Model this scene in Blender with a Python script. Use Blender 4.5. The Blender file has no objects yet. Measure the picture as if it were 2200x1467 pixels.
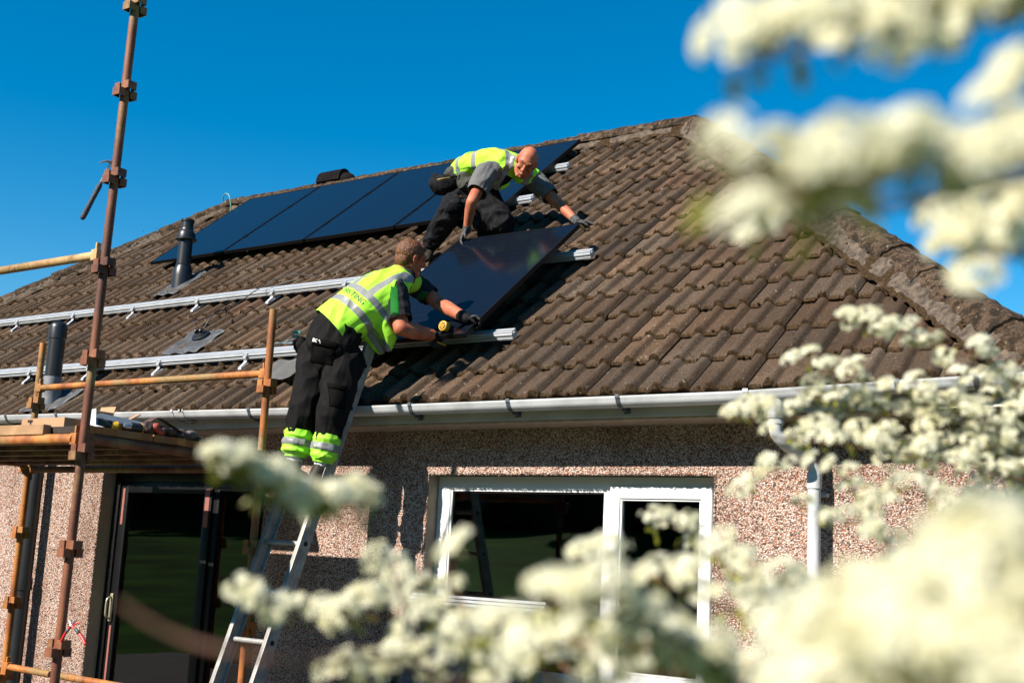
import bpy, bmesh, math, random
import numpy as np
from math import sin, cos, tan, pi, radians, atan2, sqrt
from mathutils import Vector, Matrix, Quaternion, noise
from mathutils.bvhtree import BVHTree

# ------------------------------------------------------------------ camera, sky, sun, exposure
scene = bpy.context.scene
CAM = Vector((10.6417, -5.9557, 1.5773))
YAW, PITCH, ROLL, FOC = -0.61382, 0.176993, 0.050493, 2610.65
FWD = Vector((sin(YAW)*cos(PITCH), cos(YAW)*cos(PITCH), sin(PITCH)))
_r = Vector((cos(YAW), -sin(YAW), 0)); _u = _r.cross(FWD)
RIGHT = _r*cos(ROLL) + _u*sin(ROLL)
UP = -_r*sin(ROLL) + _u*cos(ROLL)
cam_data = bpy.data.cameras.new('camera')
cam = bpy.data.objects.new('camera', cam_data); scene.collection.objects.link(cam)
cam.matrix_world = Matrix(((RIGHT.x, UP.x, -FWD.x, CAM.x), (RIGHT.y, UP.y, -FWD.y, CAM.y), (RIGHT.z, UP.z, -FWD.z, CAM.z), (0, 0, 0, 1)))
cam_data.sensor_width = 36.0; cam_data.lens = FOC/2200*36
cam_data.clip_start = 0.05; cam_data.clip_end = 2000
cam_data.dof.use_dof = True; cam_data.dof.focus_distance = 9.0; cam_data.dof.aperture_fstop = 3.2
scene.camera = cam
scene.view_settings.view_transform = 'Standard'
scene.view_settings.look = 'None'
scene.view_settings.exposure = 1.1
scene.view_settings.gamma = 1.0
SUN_TO = Vector((-.33, -1.0, .77)).normalized()          # towards the sun
world = bpy.data.worlds.new('World'); scene.world = world; world.use_nodes = True
wn = world.node_tree; wn.nodes.clear()
sky = wn.nodes.new('ShaderNodeTexSky'); sky.sky_type = 'NISHITA'; sky.sun_disc = False
sky.sun_elevation = math.asin(SUN_TO.z); sky.sun_rotation = atan2(SUN_TO.x, SUN_TO.y)
sky.air_density = 1.0; sky.dust_density = 0.0; sky.ozone_density = 3.0
hs = wn.nodes.new('ShaderNodeHueSaturation'); hs.inputs['Saturation'].default_value = 1.5; hs.inputs['Hue'].default_value = 0.492
bg = wn.nodes.new('ShaderNodeBackground'); bg.inputs['Strength'].default_value = 0.0693
wo = wn.nodes.new('ShaderNodeOutputWorld')
wn.links.new(sky.outputs[0], hs.inputs['Color']); wn.links.new(hs.outputs[0], bg.inputs[0]); wn.links.new(bg.outputs[0], wo.inputs[0])
sd = bpy.data.lights.new('sun', 'SUN'); sd.energy = 5.0; sd.angle = radians(.5); sd.color = (1.0, .93, .82)
so = bpy.data.objects.new('sun', sd); scene.collection.objects.link(so)
so.rotation_mode = 'QUATERNION'; so.rotation_quaternion = SUN_TO.to_track_quat('Z', 'Y')

# ------------------------------------------------------------------ picture helpers (reading positions off the survey photo)
def ray(px, py): return FWD + RIGHT*((px-1100)/FOC) - UP*((py-733.5)/FOC)
def at(px, py, dist): return CAM + ray(px, py)*dist
def onY(px, py, Y):
    d = ray(px, py); return CAM + d*((Y-CAM.y)/d.y)
def onX(px, py, X):
    d = ray(px, py); return CAM + d*((X-CAM.x)/d.x)
def onZ(px, py, Z):
    d = ray(px, py); return CAM + d*((Z-CAM.z)/d.z)
TH = 0.68099; EAVE = 2.55
UPS = Vector((0, cos(TH), sin(TH))); NRM = Vector((0, -sin(TH), cos(TH)))
def roof(x, s, h=0.0): return Vector((x, 0, EAVE)) + UPS*s + NRM*h
def roofpx(px, py, h=0.0):
    d = ray(px, py); o = Vector((0, 0, EAVE)); t = ((o-CAM).dot(NRM)+h)/d.dot(NRM); q = CAM+d*t
    return q.x, (q-o).dot(UPS)

# ------------------------------------------------------------------ object helpers
COL = scene.collection
def tag(o, label=None, cat=None, group=None, kind=None):
    if label: o['label'] = label
    if cat: o['category'] = cat
    if group: o['group'] = group
    if kind: o['kind'] = kind
    return o
def empty(name, loc=(0, 0, 0), label=None, cat=None, group=None):
    o = bpy.data.objects.new(name, None); COL.objects.link(o); o.location = loc; o.empty_display_size = .1
    bpy.context.view_layer.update()
    return tag(o, label, cat, group)
def link(name, me, mat=None, parent=None, smooth=None, angle=None):
    o = bpy.data.objects.new(name, me); COL.objects.link(o)
    if mat:
        for m in (mat if isinstance(mat, (list, tuple)) else [mat]): me.materials.append(m)
    if parent:
        o.parent = parent
        w = Vector((0, 0, 0)); p = parent
        while p: w += p.location; p = p.parent
        me.transform(Matrix.Translation(-w))          # meshes are modelled in world coordinates
    if smooth: me.polygons.foreach_set('use_smooth', [True]*len(me.polygons))
    if angle:
        me.polygons.foreach_set('use_smooth', [True]*len(me.polygons)); me.set_sharp_from_angle(angle=radians(angle))
    return o
def obj(name, bm, mat=None, parent=None, smooth=False, angle=None):
    me = bpy.data.meshes.new(name); bm.normal_update(); bm.to_mesh(me); bm.free()
    return link(name, me, mat, parent, smooth, angle)
def rebase(o, origin):
    """give a top level mesh an origin at its base"""
    o.data.transform(Matrix.Translation(-Vector(origin))); o.location = origin; return o
def frame(z, x=None):
    z = Vector(z).normalized()
    if x is None: x = Vector((0, 0, 1)) if abs(z.z) < .9 else Vector((1, 0, 0))
    x = Vector(x); x = (x - z*x.dot(z)).normalized(); y = z.cross(x)
    return x, y, z
def box(bm, c, s, rx=None, ry=None, rz=None, bev=0.0, mi=0):
    """box of size s centred at c, axes rx,ry,rz"""
    rx = Vector(rx) if rx is not None else Vector((1, 0, 0)); ry = Vector(ry) if ry is not None else Vector((0, 1, 0))
    rz = Vector(rz) if rz is not None else rx.cross(ry)
    b = bmesh.new(); bmesh.ops.create_cube(b, size=1)
    for v in b.verts: v.co = Vector((v.co.x*s[0], v.co.y*s[1], v.co.z*s[2]))
    if bev: bmesh.ops.bevel(b, geom=b.edges[:], offset=bev, segments=2, affect='EDGES', profile=.6)
    vs = {}
    for v in b.verts: vs[v] = bm.verts.new(Vector(c) + rx*v.co.x + ry*v.co.y + rz*v.co.z)
    for f in b.faces:
        try: nf = bm.faces.new([vs[v] for v in f.verts]); nf.material_index = mi
        except ValueError: pass
    b.free()
def rbox(bm, x0, x1, y0, y1, z0, z1, bev=0, mi=0): box(bm, ((x0+x1)/2, (y0+y1)/2, (z0+z1)/2), (abs(x1-x0), abs(y1-y0), abs(z1-z0)), bev=bev, mi=mi)
def loft(bm, pts, radii, side=None, n=12, caps='flat', mi=0):
    """tube through pts; radii = r or (r along side, r across); caps flat/round/None"""
    pts = [Vector(p) for p in pts]
    if not isinstance(radii, (list, tuple)): radii = [radii]*len(pts)
    R = [(r, r) if not isinstance(r, (tuple, list)) else r for r in radii]
    if side is not None and not isinstance(side, list): side = [side]*len(pts)
    rings = []; prev = None
    P = []
    for i, p in enumerate(pts):
        t = (pts[min(i+1, len(pts)-1)] - pts[max(i-1, 0)]).normalized()
        if side is not None: x = Vector(side[i])
        elif prev is not None: x = prev
        else: x = Vector((0, 0, 1)) if abs(t.z) < .9 else Vector((1, 0, 0))
        x = (x - t*x.dot(t)).normalized(); prev = x
        P.append((p, t, x, t.cross(x), R[i]))
    seq = list(P)
    if caps == 'round':
        p, t, x, y, r = P[0]; rr = min(r)
        seq = [(p - t*rr*sin(a), t, x, y, (r[0]*cos(a), r[1]*cos(a))) for a in (1.35, 1.0, .6, .3)] + seq
        p, t, x, y, r = P[-1]; rr = min(r)
        seq += [(p + t*rr*sin(a), t, x, y, (r[0]*cos(a), r[1]*cos(a))) for a in (.3, .6, 1.0, 1.35)]
    for p, t, x, y, r in seq:
        rings.append([bm.verts.new(p + x*(r[0]*cos(2*pi*k/n)) + y*(r[1]*sin(2*pi*k/n))) for k in range(n)])
    for a, b in zip(rings, rings[1:]):
        for k in range(n):
            f = bm.faces.new((a[k], a[(k+1) % n], b[(k+1) % n], b[k])); f.material_index = mi
    if caps:
        f = bm.faces.new(rings[0][::-1]); f.material_index = mi
        f = bm.faces.new(rings[-1]); f.material_index = mi
    return rings
def cyl(bm, a, b, r, r2=None, n=16, mi=0): loft(bm, [a, b], [r, r if r2 is None else r2], n=n, mi=mi)
def smooth_path(pts, per=6):
    pts = [Vector(p) for p in pts]; out = []
    for i in range(len(pts)-1):
        p0 = pts[max(i-1, 0)]; p1 = pts[i]; p2 = pts[i+1]; p3 = pts[min(i+2, len(pts)-1)]
        for k in range(per):
            t = k/per; out.append(.5*((2*p1)+(p2-p0)*t+(2*p0-5*p1+4*p2-p3)*t*t+(3*p1-p0-3*p2+p3)*t**3))
    out.append(pts[-1]); return out
def ball(bm, c, r, scale=(1, 1, 1), rot=None, seg=16, mi=0):
    b = bmesh.new(); bmesh.ops.create_uvsphere(b, u_segments=seg, v_segments=max(6, seg//2), radius=r)
    vs = {}
    for v in b.verts:
        q = Vector((v.co.x*scale[0], v.co.y*scale[1], v.co.z*scale[2]))
        if rot is not None: q = rot @ q
        vs[v] = bm.verts.new(Vector(c)+q)
    for f in b.faces: nf = bm.faces.new([vs[v] for v in f.verts]); nf.material_index = mi
    b.free()
def extrude_profile(bm, prof, a, b, x, y, closed=True, caps=True, mi=0):
    """sweep a 2-D profile (list of (u,v)) from a to b; x,y profile axes"""
    A = [bm.verts.new(Vector(a)+Vector(x)*u+Vector(y)*v) for u, v in prof]
    B = [bm.verts.new(Vector(b)+Vector(x)*u+Vector(y)*v) for u, v in prof]
    n = len(prof)
    for k in range(n if closed else n-1):
        f = bm.faces.new((A[k], A[(k+1) % n], B[(k+1) % n], B[k])); f.material_index = mi
    if caps and closed:
        try: bm.faces.new(A[::-1]).material_index = mi; bm.faces.new(B).material_index = mi
        except ValueError: pass

# ------------------------------------------------------------------ material helpers
def M(name):
    m = bpy.data.materials.new(name); m.use_nodes = True; nt = m.node_tree
    return m, nt, nt.nodes['Principled BSDF']
def simple(name, col, rough=.6, metal=0, spec=.5, var=0.0, scale=20, bump=0.0, bscale=60, col2=None, detail=4, lo=.35, hi=.65):
    """principled with two colours mixed by noise and optional noise bump"""
    m, nt, b = M(name); N = nt.nodes; L = nt.links
    b.inputs['Roughness'].default_value = rough; b.inputs['Metallic'].default_value = metal; b.inputs['Specular IOR Level'].default_value = spec
    tc = N.new('ShaderNodeTexCoord')
    c1 = (*col, 1)
    if col2 is None and var: col2 = tuple(max(0, c*(1-var)) for c in col)
    if col2:
        nz = N.new('ShaderNodeTexNoise'); nz.inputs['Scale'].default_value = scale; nz.inputs['Detail'].default_value = detail; L.new(tc.outputs['Object'], nz.inputs['Vector'])
        r = N.new('ShaderNodeValToRGB'); r.color_ramp.elements[0].position = lo; r.color_ramp.elements[1].position = hi
        r.color_ramp.elements[0].color = (*col2, 1); r.color_ramp.elements[1].color = c1
        L.new(nz.outputs[0], r.inputs[0]); L.new(r.outputs[0], b.inputs['Base Color'])
    else: b.inputs['Base Color'].default_value = c1
    if bump:
        nz = N.new('ShaderNodeTexNoise'); nz.inputs['Scale'].default_value = bscale; nz.inputs['Detail'].default_value = 5; L.new(tc.outputs['Object'], nz.inputs['Vector'])
        bp = N.new('ShaderNodeBump'); bp.inputs['Strength'].default_value = bump; bp.inputs['Distance'].default_value = .01
        L.new(nz.outputs[0], bp.inputs['Height']); L.new(bp.outputs[0], b.inputs['Normal'])
    return m
def ramp(nt, stops, inp=None, interp='LINEAR'):
    r = nt.nodes.new('ShaderNodeValToRGB'); r.color_ramp.interpolation = interp
    e = r.color_ramp.elements
    e[0].position, e[0].color = stops[0][0], (*stops[0][1], 1)
    e[1].position, e[1].color = stops[-1][0], (*stops[-1][1], 1)
    for p, c in stops[1:-1]: k = e.new(p); k.color = (*c, 1)
    if inp is not None: nt.links.new(inp, r.inputs[0])
    return r
def mixc(nt, f, a, b, mode='MIX'):
    m = nt.nodes.new('ShaderNodeMix'); m.data_type = 'RGBA'; m.blend_type = mode
    for s, v in ((m.inputs[0], f), (m.inputs[6], a), (m.inputs[7], b)):
        if hasattr(v, 'is_linked'): nt.links.new(v, s)
        elif isinstance(v, (tuple, list)): s.default_value = (*v, 1)
        else: s.default_value = v
    return m.outputs[2]
def nz(nt, scale, detail=4, vec=None, rough=.5):
    n = nt.nodes.new('ShaderNodeTexNoise'); n.inputs['Scale'].default_value = scale; n.inputs['Detail'].default_value = detail; n.inputs['Roughness'].default_value = rough
    if vec is None:
        tc = nt.nodes.new('ShaderNodeTexCoord'); vec = tc.outputs['Object']
    nt.links.new(vec, n.inputs['Vector']); return n.outputs[0]
def bumpn(nt, bsdf, h, strength=.5, dist=.01):
    bp = nt.nodes.new('ShaderNodeBump'); bp.inputs['Strength'].default_value = strength; bp.inputs['Distance'].default_value = dist
    nt.links.new(h, bp.inputs['Height']); nt.links.new(bp.outputs[0], bsdf.inputs['Normal'])
def mat_tile(name='concrete_tile', dark=1.0, moss=.60):
    m, nt, b = M(name)
    big = ramp(nt, [(.3, (.070*dark, .043*dark, .027*dark)), (.5, (.120*dark, .077*dark, .049*dark)), (.7, (.18*dark, .122*dark, .082*dark))], nz(nt, 3.2, 6))
    fine = nz(nt, 160, 3)
    c = mixc(nt, .55, big.outputs[0], ramp(nt, [(.34, (.013, .008, .005)), (.5, (.055, .035, .023)), (.66, (.19, .135, .092))], fine).outputs[0])
    # lichen spots
    sp = ramp(nt, [(moss, (0, 0, 0)), (moss+.07, (1, 1, 1))], nz(nt, 17, 8, rough=.7))
    c = mixc(nt, sp.outputs[0], c, (.022, .015, .009))
    sp2 = ramp(nt, [(.66, (0, 0, 0)), (.70, (1, 1, 1))], nz(nt, 37, 4, rough=.6))
    c = mixc(nt, sp2.outputs[0], c, (.30, .27, .22))
    at_ = nt.nodes.new('ShaderNodeAttribute'); at_.attribute_name = 'tint'
    c = mixc(nt, 1.0, c, at_.outputs['Color'], 'MULTIPLY')
    nt.links.new(c, b.inputs['Base Color']); b.inputs['Roughness'].default_value = .93; b.inputs['Specular IOR Level'].default_value = .2
    bumpn(nt, b, nz(nt, 95, 6, rough=.75), 1.0, .010)
    return m
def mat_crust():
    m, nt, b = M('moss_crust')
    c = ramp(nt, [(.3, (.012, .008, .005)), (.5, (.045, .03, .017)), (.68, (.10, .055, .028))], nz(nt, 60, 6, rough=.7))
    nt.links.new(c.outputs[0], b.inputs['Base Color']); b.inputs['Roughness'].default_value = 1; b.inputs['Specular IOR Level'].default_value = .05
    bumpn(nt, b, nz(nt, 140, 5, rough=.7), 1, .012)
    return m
def mat_dash():
    m, nt, b = M('pebbledash'); N = nt.nodes; L = nt.links
    tc = N.new('ShaderNodeTexCoord')
    # gentle warp so that the chips are irregular
    v = N.new('ShaderNodeTexVoronoi'); v.inputs['Scale'].default_value = 125; v.inputs['Randomness'].default_value = 1; L.new(tc.outputs['Object'], v.inputs['Vector'])
    sep = N.new('ShaderNodeSeparateColor'); L.new(v.outputs['Color'], sep.inputs[0])
    c = ramp(nt, [(0, (.16, .10, .08)), (.08, (.40, .28, .24)), (.20, (.66, .49, .41)), (.42, (.76, .61, .53)), (.58, (.56, .34, .26)), (.66, (.56, .22, .12)), (.72, (.82, .74, .68)), (.90, (.30, .21, .18)), (.96, (.58, .34, .22))], sep.outputs[0], 'CONSTANT')
    d = ramp(nt, [(.34, (1, 1, 1)), (.70, (.42, .34, .30))], v.outputs['Distance'])
    mr = N.new('ShaderNodeMath'); mr.operation = 'MULTIPLY'; mr.inputs[1].default_value = 1.0; L.new(v.outputs['Distance'], mr.inputs[0])
    c2 = mixc(nt, 1.0, c.outputs[0], d.outputs[0], 'MULTIPLY')
    grime = ramp(nt, [(.35, (.72, .68, .66)), (.6, (1, 1, 1))], nz(nt, 1.4, 6))
    c2 = mixc(nt, 1.0, c2, grime.outputs[0], 'MULTIPLY')
    mp = N.new('ShaderNodeMapping'); mp.inputs['Scale'].default_value = (7, 7, .55); L.new(tc.outputs['Object'], mp.inputs[0])
    run = ramp(nt, [(.36, (.62, .56, .52)), (.56, (1, 1, 1))], nz(nt, 1.0, 5, mp.outputs[0], .6))
    c2 = mixc(nt, .5, c2, mixc(nt, 1.0, c2, run.outputs[0], 'MULTIPLY'))
    L.new(c2, b.inputs['Base Color']); b.inputs['Roughness'].default_value = .9; b.inputs['Specular IOR Level'].default_value = .25
    sub = N.new('ShaderNodeMath'); sub.operation = 'SUBTRACT'; sub.inputs[0].default_value = 1; L.new(v.outputs['Distance'], sub.inputs[1])
    ad = N.new('ShaderNodeMath'); ad.operation = 'MULTIPLY_ADD'; ad.inputs[1].default_value = .7; L.new(sep.outputs[1], ad.inputs[0]); L.new(sub.outputs[0], ad.inputs[2])
    bumpn(nt, b, ad.outputs[0], 1.0, .009)
    return m
def mat_rust(name, tone=0):
    m, nt, b = M(name)
    if tone == 0: st = [(.25, (.04, .013, .009)), (.45, (.115, .036, .018)), (.6, (.20, .07, .03)), (.75, (.26, .11, .045))]
    elif tone == 1: st = [(.25, (.07, .02, .008)), (.45, (.27, .085, .018)), (.6, (.42, .16, .032)), (.75, (.30, .17, .06))]
    else: st = [(.25, (.16, .07, .03)), (.45, (.38, .22, .09)), (.6, (.50, .35, .17)), (.75, (.33, .27, .16))]
    tc = nt.nodes.new('ShaderNodeTexCoord'); mp = nt.nodes.new('ShaderNodeMapping'); mp.inputs['Scale'].default_value = (1, 1, .35)
    nt.links.new(tc.outputs['Object'], mp.inputs[0])
    c = ramp(nt, st, nz(nt, 7, 8, mp.outputs[0], .62))
    pt = ramp(nt, [(.50, (0, 0, 0)), (.60, (1, 1, 1))], nz(nt, 1.7, 5, rough=.6))
    c = mixc(nt, pt.outputs[0], c.outputs[0], ramp(nt, [(.3, (.10, .04, .015)), (.5, (.24, .14, .045)), (.7, (.19, .16, .09))], nz(nt, 30, 6, rough=.7)).outputs[0])
    sp = ramp(nt, [(.62, (0, 0, 0)), (.66, (1, 1, 1))], nz(nt, 55, 4, rough=.7))
    c = mixc(nt, sp.outputs[0], c, (.05, .02, .012))
    nt.links.new(c, b.inputs['Base Color']); b.inputs['Roughness'].default_value = .62; b.inputs['Specular IOR Level'].default_value = .4
    bumpn(nt, b, nz(nt, 90, 5, rough=.7), .35, .004)
    return m
def mat_glass(name, tint=(.004, .006, .006), refl=1.0):
    m, nt, b = M(name); N = nt.nodes; L = nt.links
    N.remove(b); out = N['Material Output']
    g = N.new('ShaderNodeBsdfGlossy'); g.inputs['Roughness'].default_value = .015; g.inputs['Color'].default_value = (1, 1, 1, 1)
    t = N.new('ShaderNodeBsdfTransparent'); t.inputs['Color'].default_value = (.55, .6, .58, 1)
    f = N.new('ShaderNodeFresnel'); f.inputs['IOR'].default_value = 1.62
    nzv = nz(nt, 1.2, 2)
    bp = N.new('ShaderNodeBump'); bp.inputs['Strength'].default_value = .04; bp.inputs['Distance'].default_value = .02; L.new(nzv, bp.inputs['Height']); L.new(bp.outputs[0], g.inputs['Normal'])
    mx = N.new('ShaderNodeMixShader'); L.new(f.outputs[0], mx.inputs[0]); L.new(t.outputs[0], mx.inputs[1]); L.new(g.outputs[0], mx.inputs[2]); L.new(mx.outputs[0], out.inputs[0])
    return m
def mat_panel(name='solar_cells', spec=.30):
    m, nt, b = M(name); N = nt.nodes; L = nt.links
    tc = N.new('ShaderNodeTexCoord'); mp = N.new('ShaderNodeMapping'); L.new(tc.outputs['UV'], mp.inputs[0])
    sx = N.new('ShaderNodeSeparateXYZ'); L.new(mp.outputs[0], sx.inputs[0])
    def lines(sock, freq, w):
        a = N.new('ShaderNodeMath'); a.operation = 'MULTIPLY'; a.inputs[1].default_value = freq; L.new(sock, a.inputs[0])
        f = N.new('ShaderNodeMath'); f.operation = 'FRACT'; L.new(a.outputs[0], f.inputs[0])
        l = N.new('ShaderNodeMath'); l.operation = 'LESS_THAN'; l.inputs[1].default_value = w; L.new(f.outputs[0], l.inputs[0]); return l.outputs[0]
    l1 = lines(sx.outputs[1], 20, .05); l2 = lines(sx.outputs[0], 6, .03); l3 = lines(sx.outputs[0], 60, .10)
    c = mixc(nt, l3, (.003, .005, .010), (.008, .011, .018))
    c = mixc(nt, l1, c, (.008, .011, .017)); c = mixc(nt, l2, c, (.006, .009, .014))
    L.new(c, b.inputs['Base Color']); b.inputs['Roughness'].default_value = .12; b.inputs['IOR'].default_value = 1.5
    b.inputs['Specular IOR Level'].default_value = spec
    return m
MT = {}
MT['tile'] = mat_tile(dark=.72); MT['crust'] = mat_crust(); MT['dash'] = mat_dash()
MT['hip'] = mat_tile('hip_tile', .62, .47)
MT['mortar'] = simple('mortar', (.115, .085, .06), .95, col2=(.028, .02, .014), scale=28, bump=.9, bscale=70, detail=7)
MT['upvc'] = simple('white_upvc', (.64, .65, .65), .38, var=.04, scale=3)
MT['gutter'] = simple('gutter_plastic', (.52, .53, .55), .4, col2=(.36, .37, .38), scale=5, bump=.1)
MT['gutter_dirty'] = simple('gutter_bracket', (.07, .085, .11), .5, var=.3)
MT['fascia'] = simple('fascia_board', (.46, .42, .36), .55, col2=(.36, .32, .27), scale=4)
MT['soffit'] = simple('soffit', (.42, .33, .25), .7, var=.3)
MT['reveal'] = simple('render_reveal', (.30, .235, .17), .85, var=.15, scale=14, bump=.2)
MT['black_frame'] = simple('black_aluminium', (.005, .005, .006), .4, spec=.25, var=.2)
MT['tape'] = simple('protective_tape', (.26, .09, .07), .55, var=.15)
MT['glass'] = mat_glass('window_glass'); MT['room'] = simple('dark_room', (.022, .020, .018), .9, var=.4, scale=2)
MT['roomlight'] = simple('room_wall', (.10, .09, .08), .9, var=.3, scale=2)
MT['black_plastic'] = simple('black_plastic', (.012, .013, .016), .38, var=.3, scale=9)
MT['lead'] = simple('lead_flashing', (.17, .18, .195), .5, col2=(.09, .095, .10), scale=9, bump=.5, bscale=14)
MT['alu'] = simple('aluminium', (.52, .545, .58), .36, metal=.3, var=.15, scale=6)
MT['alu_dull'] = simple('ladder_aluminium', (.36, .345, .32), .42, metal=.3, col2=(.22, .205, .19), scale=11, bump=.1)
MT['alu_rung'] = simple('rung_aluminium', (.46, .45, .43), .35, metal=.4, var=.25, scale=20)
MT['rust'] = mat_rust('rusty_brown_steel', 0); MT['orange'] = mat_rust('rusty_orange_steel', 1); MT['ochre'] = mat_rust('weathered_ochre_steel', 2)
MT['pv'] = mat_panel(); MT['pv_loose'] = mat_panel('solar_cells_matt', .08); MT['pvframe'] = simple('black_frame_alu', (.004, .004, .005), .45, spec=.2)
MT['pvback'] = simple('panel_backsheet', (.02, .02, .022), .6)
MT['wood'] = simple('plank_wood', (.38, .22, .11), .8, col2=(.25, .14, .07), scale=8, bump=.3)
MT['darkwood'] = simple('old_board', (.035, .02, .014), .85, col2=(.014, .008, .006), scale=7, bump=.4)
MT['card'] = simple('cardboard', (.38, .22, .12), .85, var=.15, scale=6)
MT['grass'] = simple('lawn', (.038, .105, .006), .95, spec=.05, col2=(.012, .036, .003), scale=.35, bump=.6, bscale=30)
# ------------------------------------------------------------------ ground, hill and wood behind the photographer (seen mirrored in the glass)
def sheet(name, f, x0, x1, y0, y1, nx, ny, mat, kind='structure'):
    bm = bmesh.new(); g = [[bm.verts.new((x0+(x1-x0)*i/nx, y0+(y1-y0)*j/ny, f(x0+(x1-x0)*i/nx, y0+(y1-y0)*j/ny))) for i in range(nx+1)] for j in range(ny+1)]
    for j in range(ny):
        for i in range(nx): bm.faces.new((g[j][i], g[j][i+1], g[j+1][i+1], g[j+1][i]))
    return tag(obj(name, bm, mat, smooth=True), kind=kind)
def ground_z(x, y):
    r = 0.0
    if y < -12: r = (min(-y, 75)-12)*.066 + 1.1*noise.noise(Vector((x*.03, y*.03, 0)))*min(1, (-y-12)/25)
    return r
sheet('ground', ground_z, -260, 240, -260, 260, 100, 104, MT['grass'])
bm = bmesh.new(); rbox(bm, -3.5, 10.5, -5.2, .29, -.1, .03)
for k in range(0): pass
tag(obj('patio', bm, simple('added_paving', (.085, .075, .068), .9, col2=(.055, .05, .045), scale=3, bump=.3)), kind='structure')  # out-of-view slabs, added to cut green bounce light from the lawn
def wood():
    random.seed(5); bm = bmesh.new()
    for i in range(150):
        x = random.uniform(-190, 60); y = -76 - random.uniform(0, 26); h = random.uniform(20, 32); z = ground_z(x, y)
        cyl(bm, (x, y, z), (x, y, z+h*.6), .35, .15, n=6)
        for k in range(9):
            c = Vector((x+random.uniform(-2.6, 2.6), y+random.uniform(-2, 2), z+h*random.uniform(.08, .9))); r = random.uniform(3.2, 5)
            b = bmesh.new(); bmesh.ops.create_icosphere(b, subdivisions=2, radius=r)
            vs = {v: bm.verts.new(c+v.co*(1+.35*noise.noise((v.co+c)*.7))) for v in b.verts}
            for f in b.faces: bm.faces.new([vs[v] for v in f.verts])
            b.free()
    return tag(obj('distant_wood', bm, simple('wood_foliage', (.02, .035, .012), 1, col2=(.008, .014, .005), scale=.9)), kind='stuff')
wood()

# ------------------------------------------------------------------ bungalow
SX, SR = 5.68, 4.9526           # apex x, slope length
XR = 9.53; XL = -.595-3.848; YB = 7.696; ZR = EAVE+SR*sin(TH); YR = SR*cos(TH); LX = -.595
house = empty('bungalow', (2.6, 3.8, 0), 'low pink pebbledashed bungalow with brown tiled hipped roof and white gutter', 'house')
GA = .3302
def tiles(P, width, seed, x_lo, x_hi, lod=1.0, red=()):
    """P(x,s,h)->world. one mesh of interlocking double roll tiles, rough moss on their noses"""
    rnd = random.Random(seed); V = []; F = []; MI = []; T = []
    CW = .1664; TW = CW*2; nx = int(44*lod); ns = 5
    rows = 15
    us = [TW*i/nx for i in range(nx+1)]
    def prof(u):
        c = u % CW; d = (c - .124)/.0355
        h = .037*(max(0, 1-abs(d)**2.3))**.62 if abs(d) < 1 else 0
        return h
    for r in range(rows):
        s0 = r*GA; inset = (s0/SR)*YR
        n0 = int((x_lo+max(0, inset-.5))//TW); n1 = int((x_hi-max(0, inset-.5))//TW)+1
        for k in range(n0, n1):
            x0 = k*TW; base = len(V)
            dh = rnd.uniform(-.003, .003); ds = rnd.uniform(-.010, .010); tw = rnd.uniform(-.006, .006)
            t = rnd.uniform(.66, 1.28); w = rnd.uniform(-.07, .09)
            if rnd.random() < .06: ds += rnd.uniform(-.022, -.008)
            dh += rnd.uniform(-.003, .004)
            tint = (t*(1+w), t, t*(1-w), 1)
            if rnd.random() < .03: tint = (1.12*t, .98*t, .92*t, 1)
            if any(abs(x0+TW/2-a) < TW*.55 and r == b for a, b in red): tint = (1.3, .9, .78, 1)
            srows = [0.0, .012, .05, .14, .24, .345]
            for j, sj in enumerate(srows):
                for i, u in enumerate(us):
                    uu = min(max(u, .003), TW-.003)
                    h = prof(uu) + .026*(1-sj/GA) - .026 + dh + tw*(u/TW-.5)
                    n = noise.noise(Vector((x0+u, s0+sj, seed))*34)*.5+noise.noise(Vector((x0+u, s0+sj, seed))*80)*.5
                    s = s0+sj+ds
                    if j == 0: s += .009*n; h += -.006+.005*n
                    elif j == 1: s += .005*n; h += .003*n
                    else: h += .0016*n
                    V.append(P(x0+uu, s, h)); T.append(tint)
            w_ = nx+1
            for j in range(len(srows)-1):
                for i in range(nx):
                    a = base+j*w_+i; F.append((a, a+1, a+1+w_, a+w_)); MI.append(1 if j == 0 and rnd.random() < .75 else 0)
            # nose: two rows down
            nb = len(V)
            for j in range(2):
                for i, u in enumerate(us):
                    uu = min(max(u, .003), TW-.003)
                    q = Vector((x0+u, s0*3+j, seed))*42; n = noise.noise(q)*.6+noise.noise(q*2.3)*.5
                    hb = -.024 + .026-.026+dh
                    top = prof(uu)+dh-.006
                    h = top*(.45)+hb*.55 if j == 0 else hb-.004
                    V.append(P(x0+uu, s0+ds-(.010+.012*n if j == 0 else -.004+.006*n), h + (.004*n))); T.append(tint)
            for i in range(nx):
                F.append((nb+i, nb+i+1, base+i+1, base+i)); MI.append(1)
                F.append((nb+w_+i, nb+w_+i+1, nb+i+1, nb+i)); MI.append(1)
            # side edge so joints read
            for j in range(len(srows)-1):
                a = base+j*w_+nx; b = a+w_
                va = V[a].copy(); vb = V[b].copy(); ia = len(V); V.append(va-NRM*.012); V.append(vb-NRM*.012); T.append(tint); T.append(tint)
                F.append((a, b, ia+1, ia)); MI.append(0)
    me = bpy.data.meshes.new('roof_tiles'); me.from_pydata([tuple(v) for v in V], [], F)
    me.polygons.foreach_set('material_index', MI)
    ca = me.color_attributes.new('tint', 'FLOAT_COLOR', 'POINT'); ca.data.foreach_set('color', np.array(T, dtype=np.float32).ravel())
    return me
def clip(me, planes):
    bm = bmesh.new(); bm.from_mesh(me)
    for co, no in planes:
        bmesh.ops.bisect_plane(bm, geom=bm.verts[:]+bm.edges[:]+bm.faces[:], plane_co=co, plane_no=no, clear_outer=True)
    bm.to_mesh(me); bm.free(); return me
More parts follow.
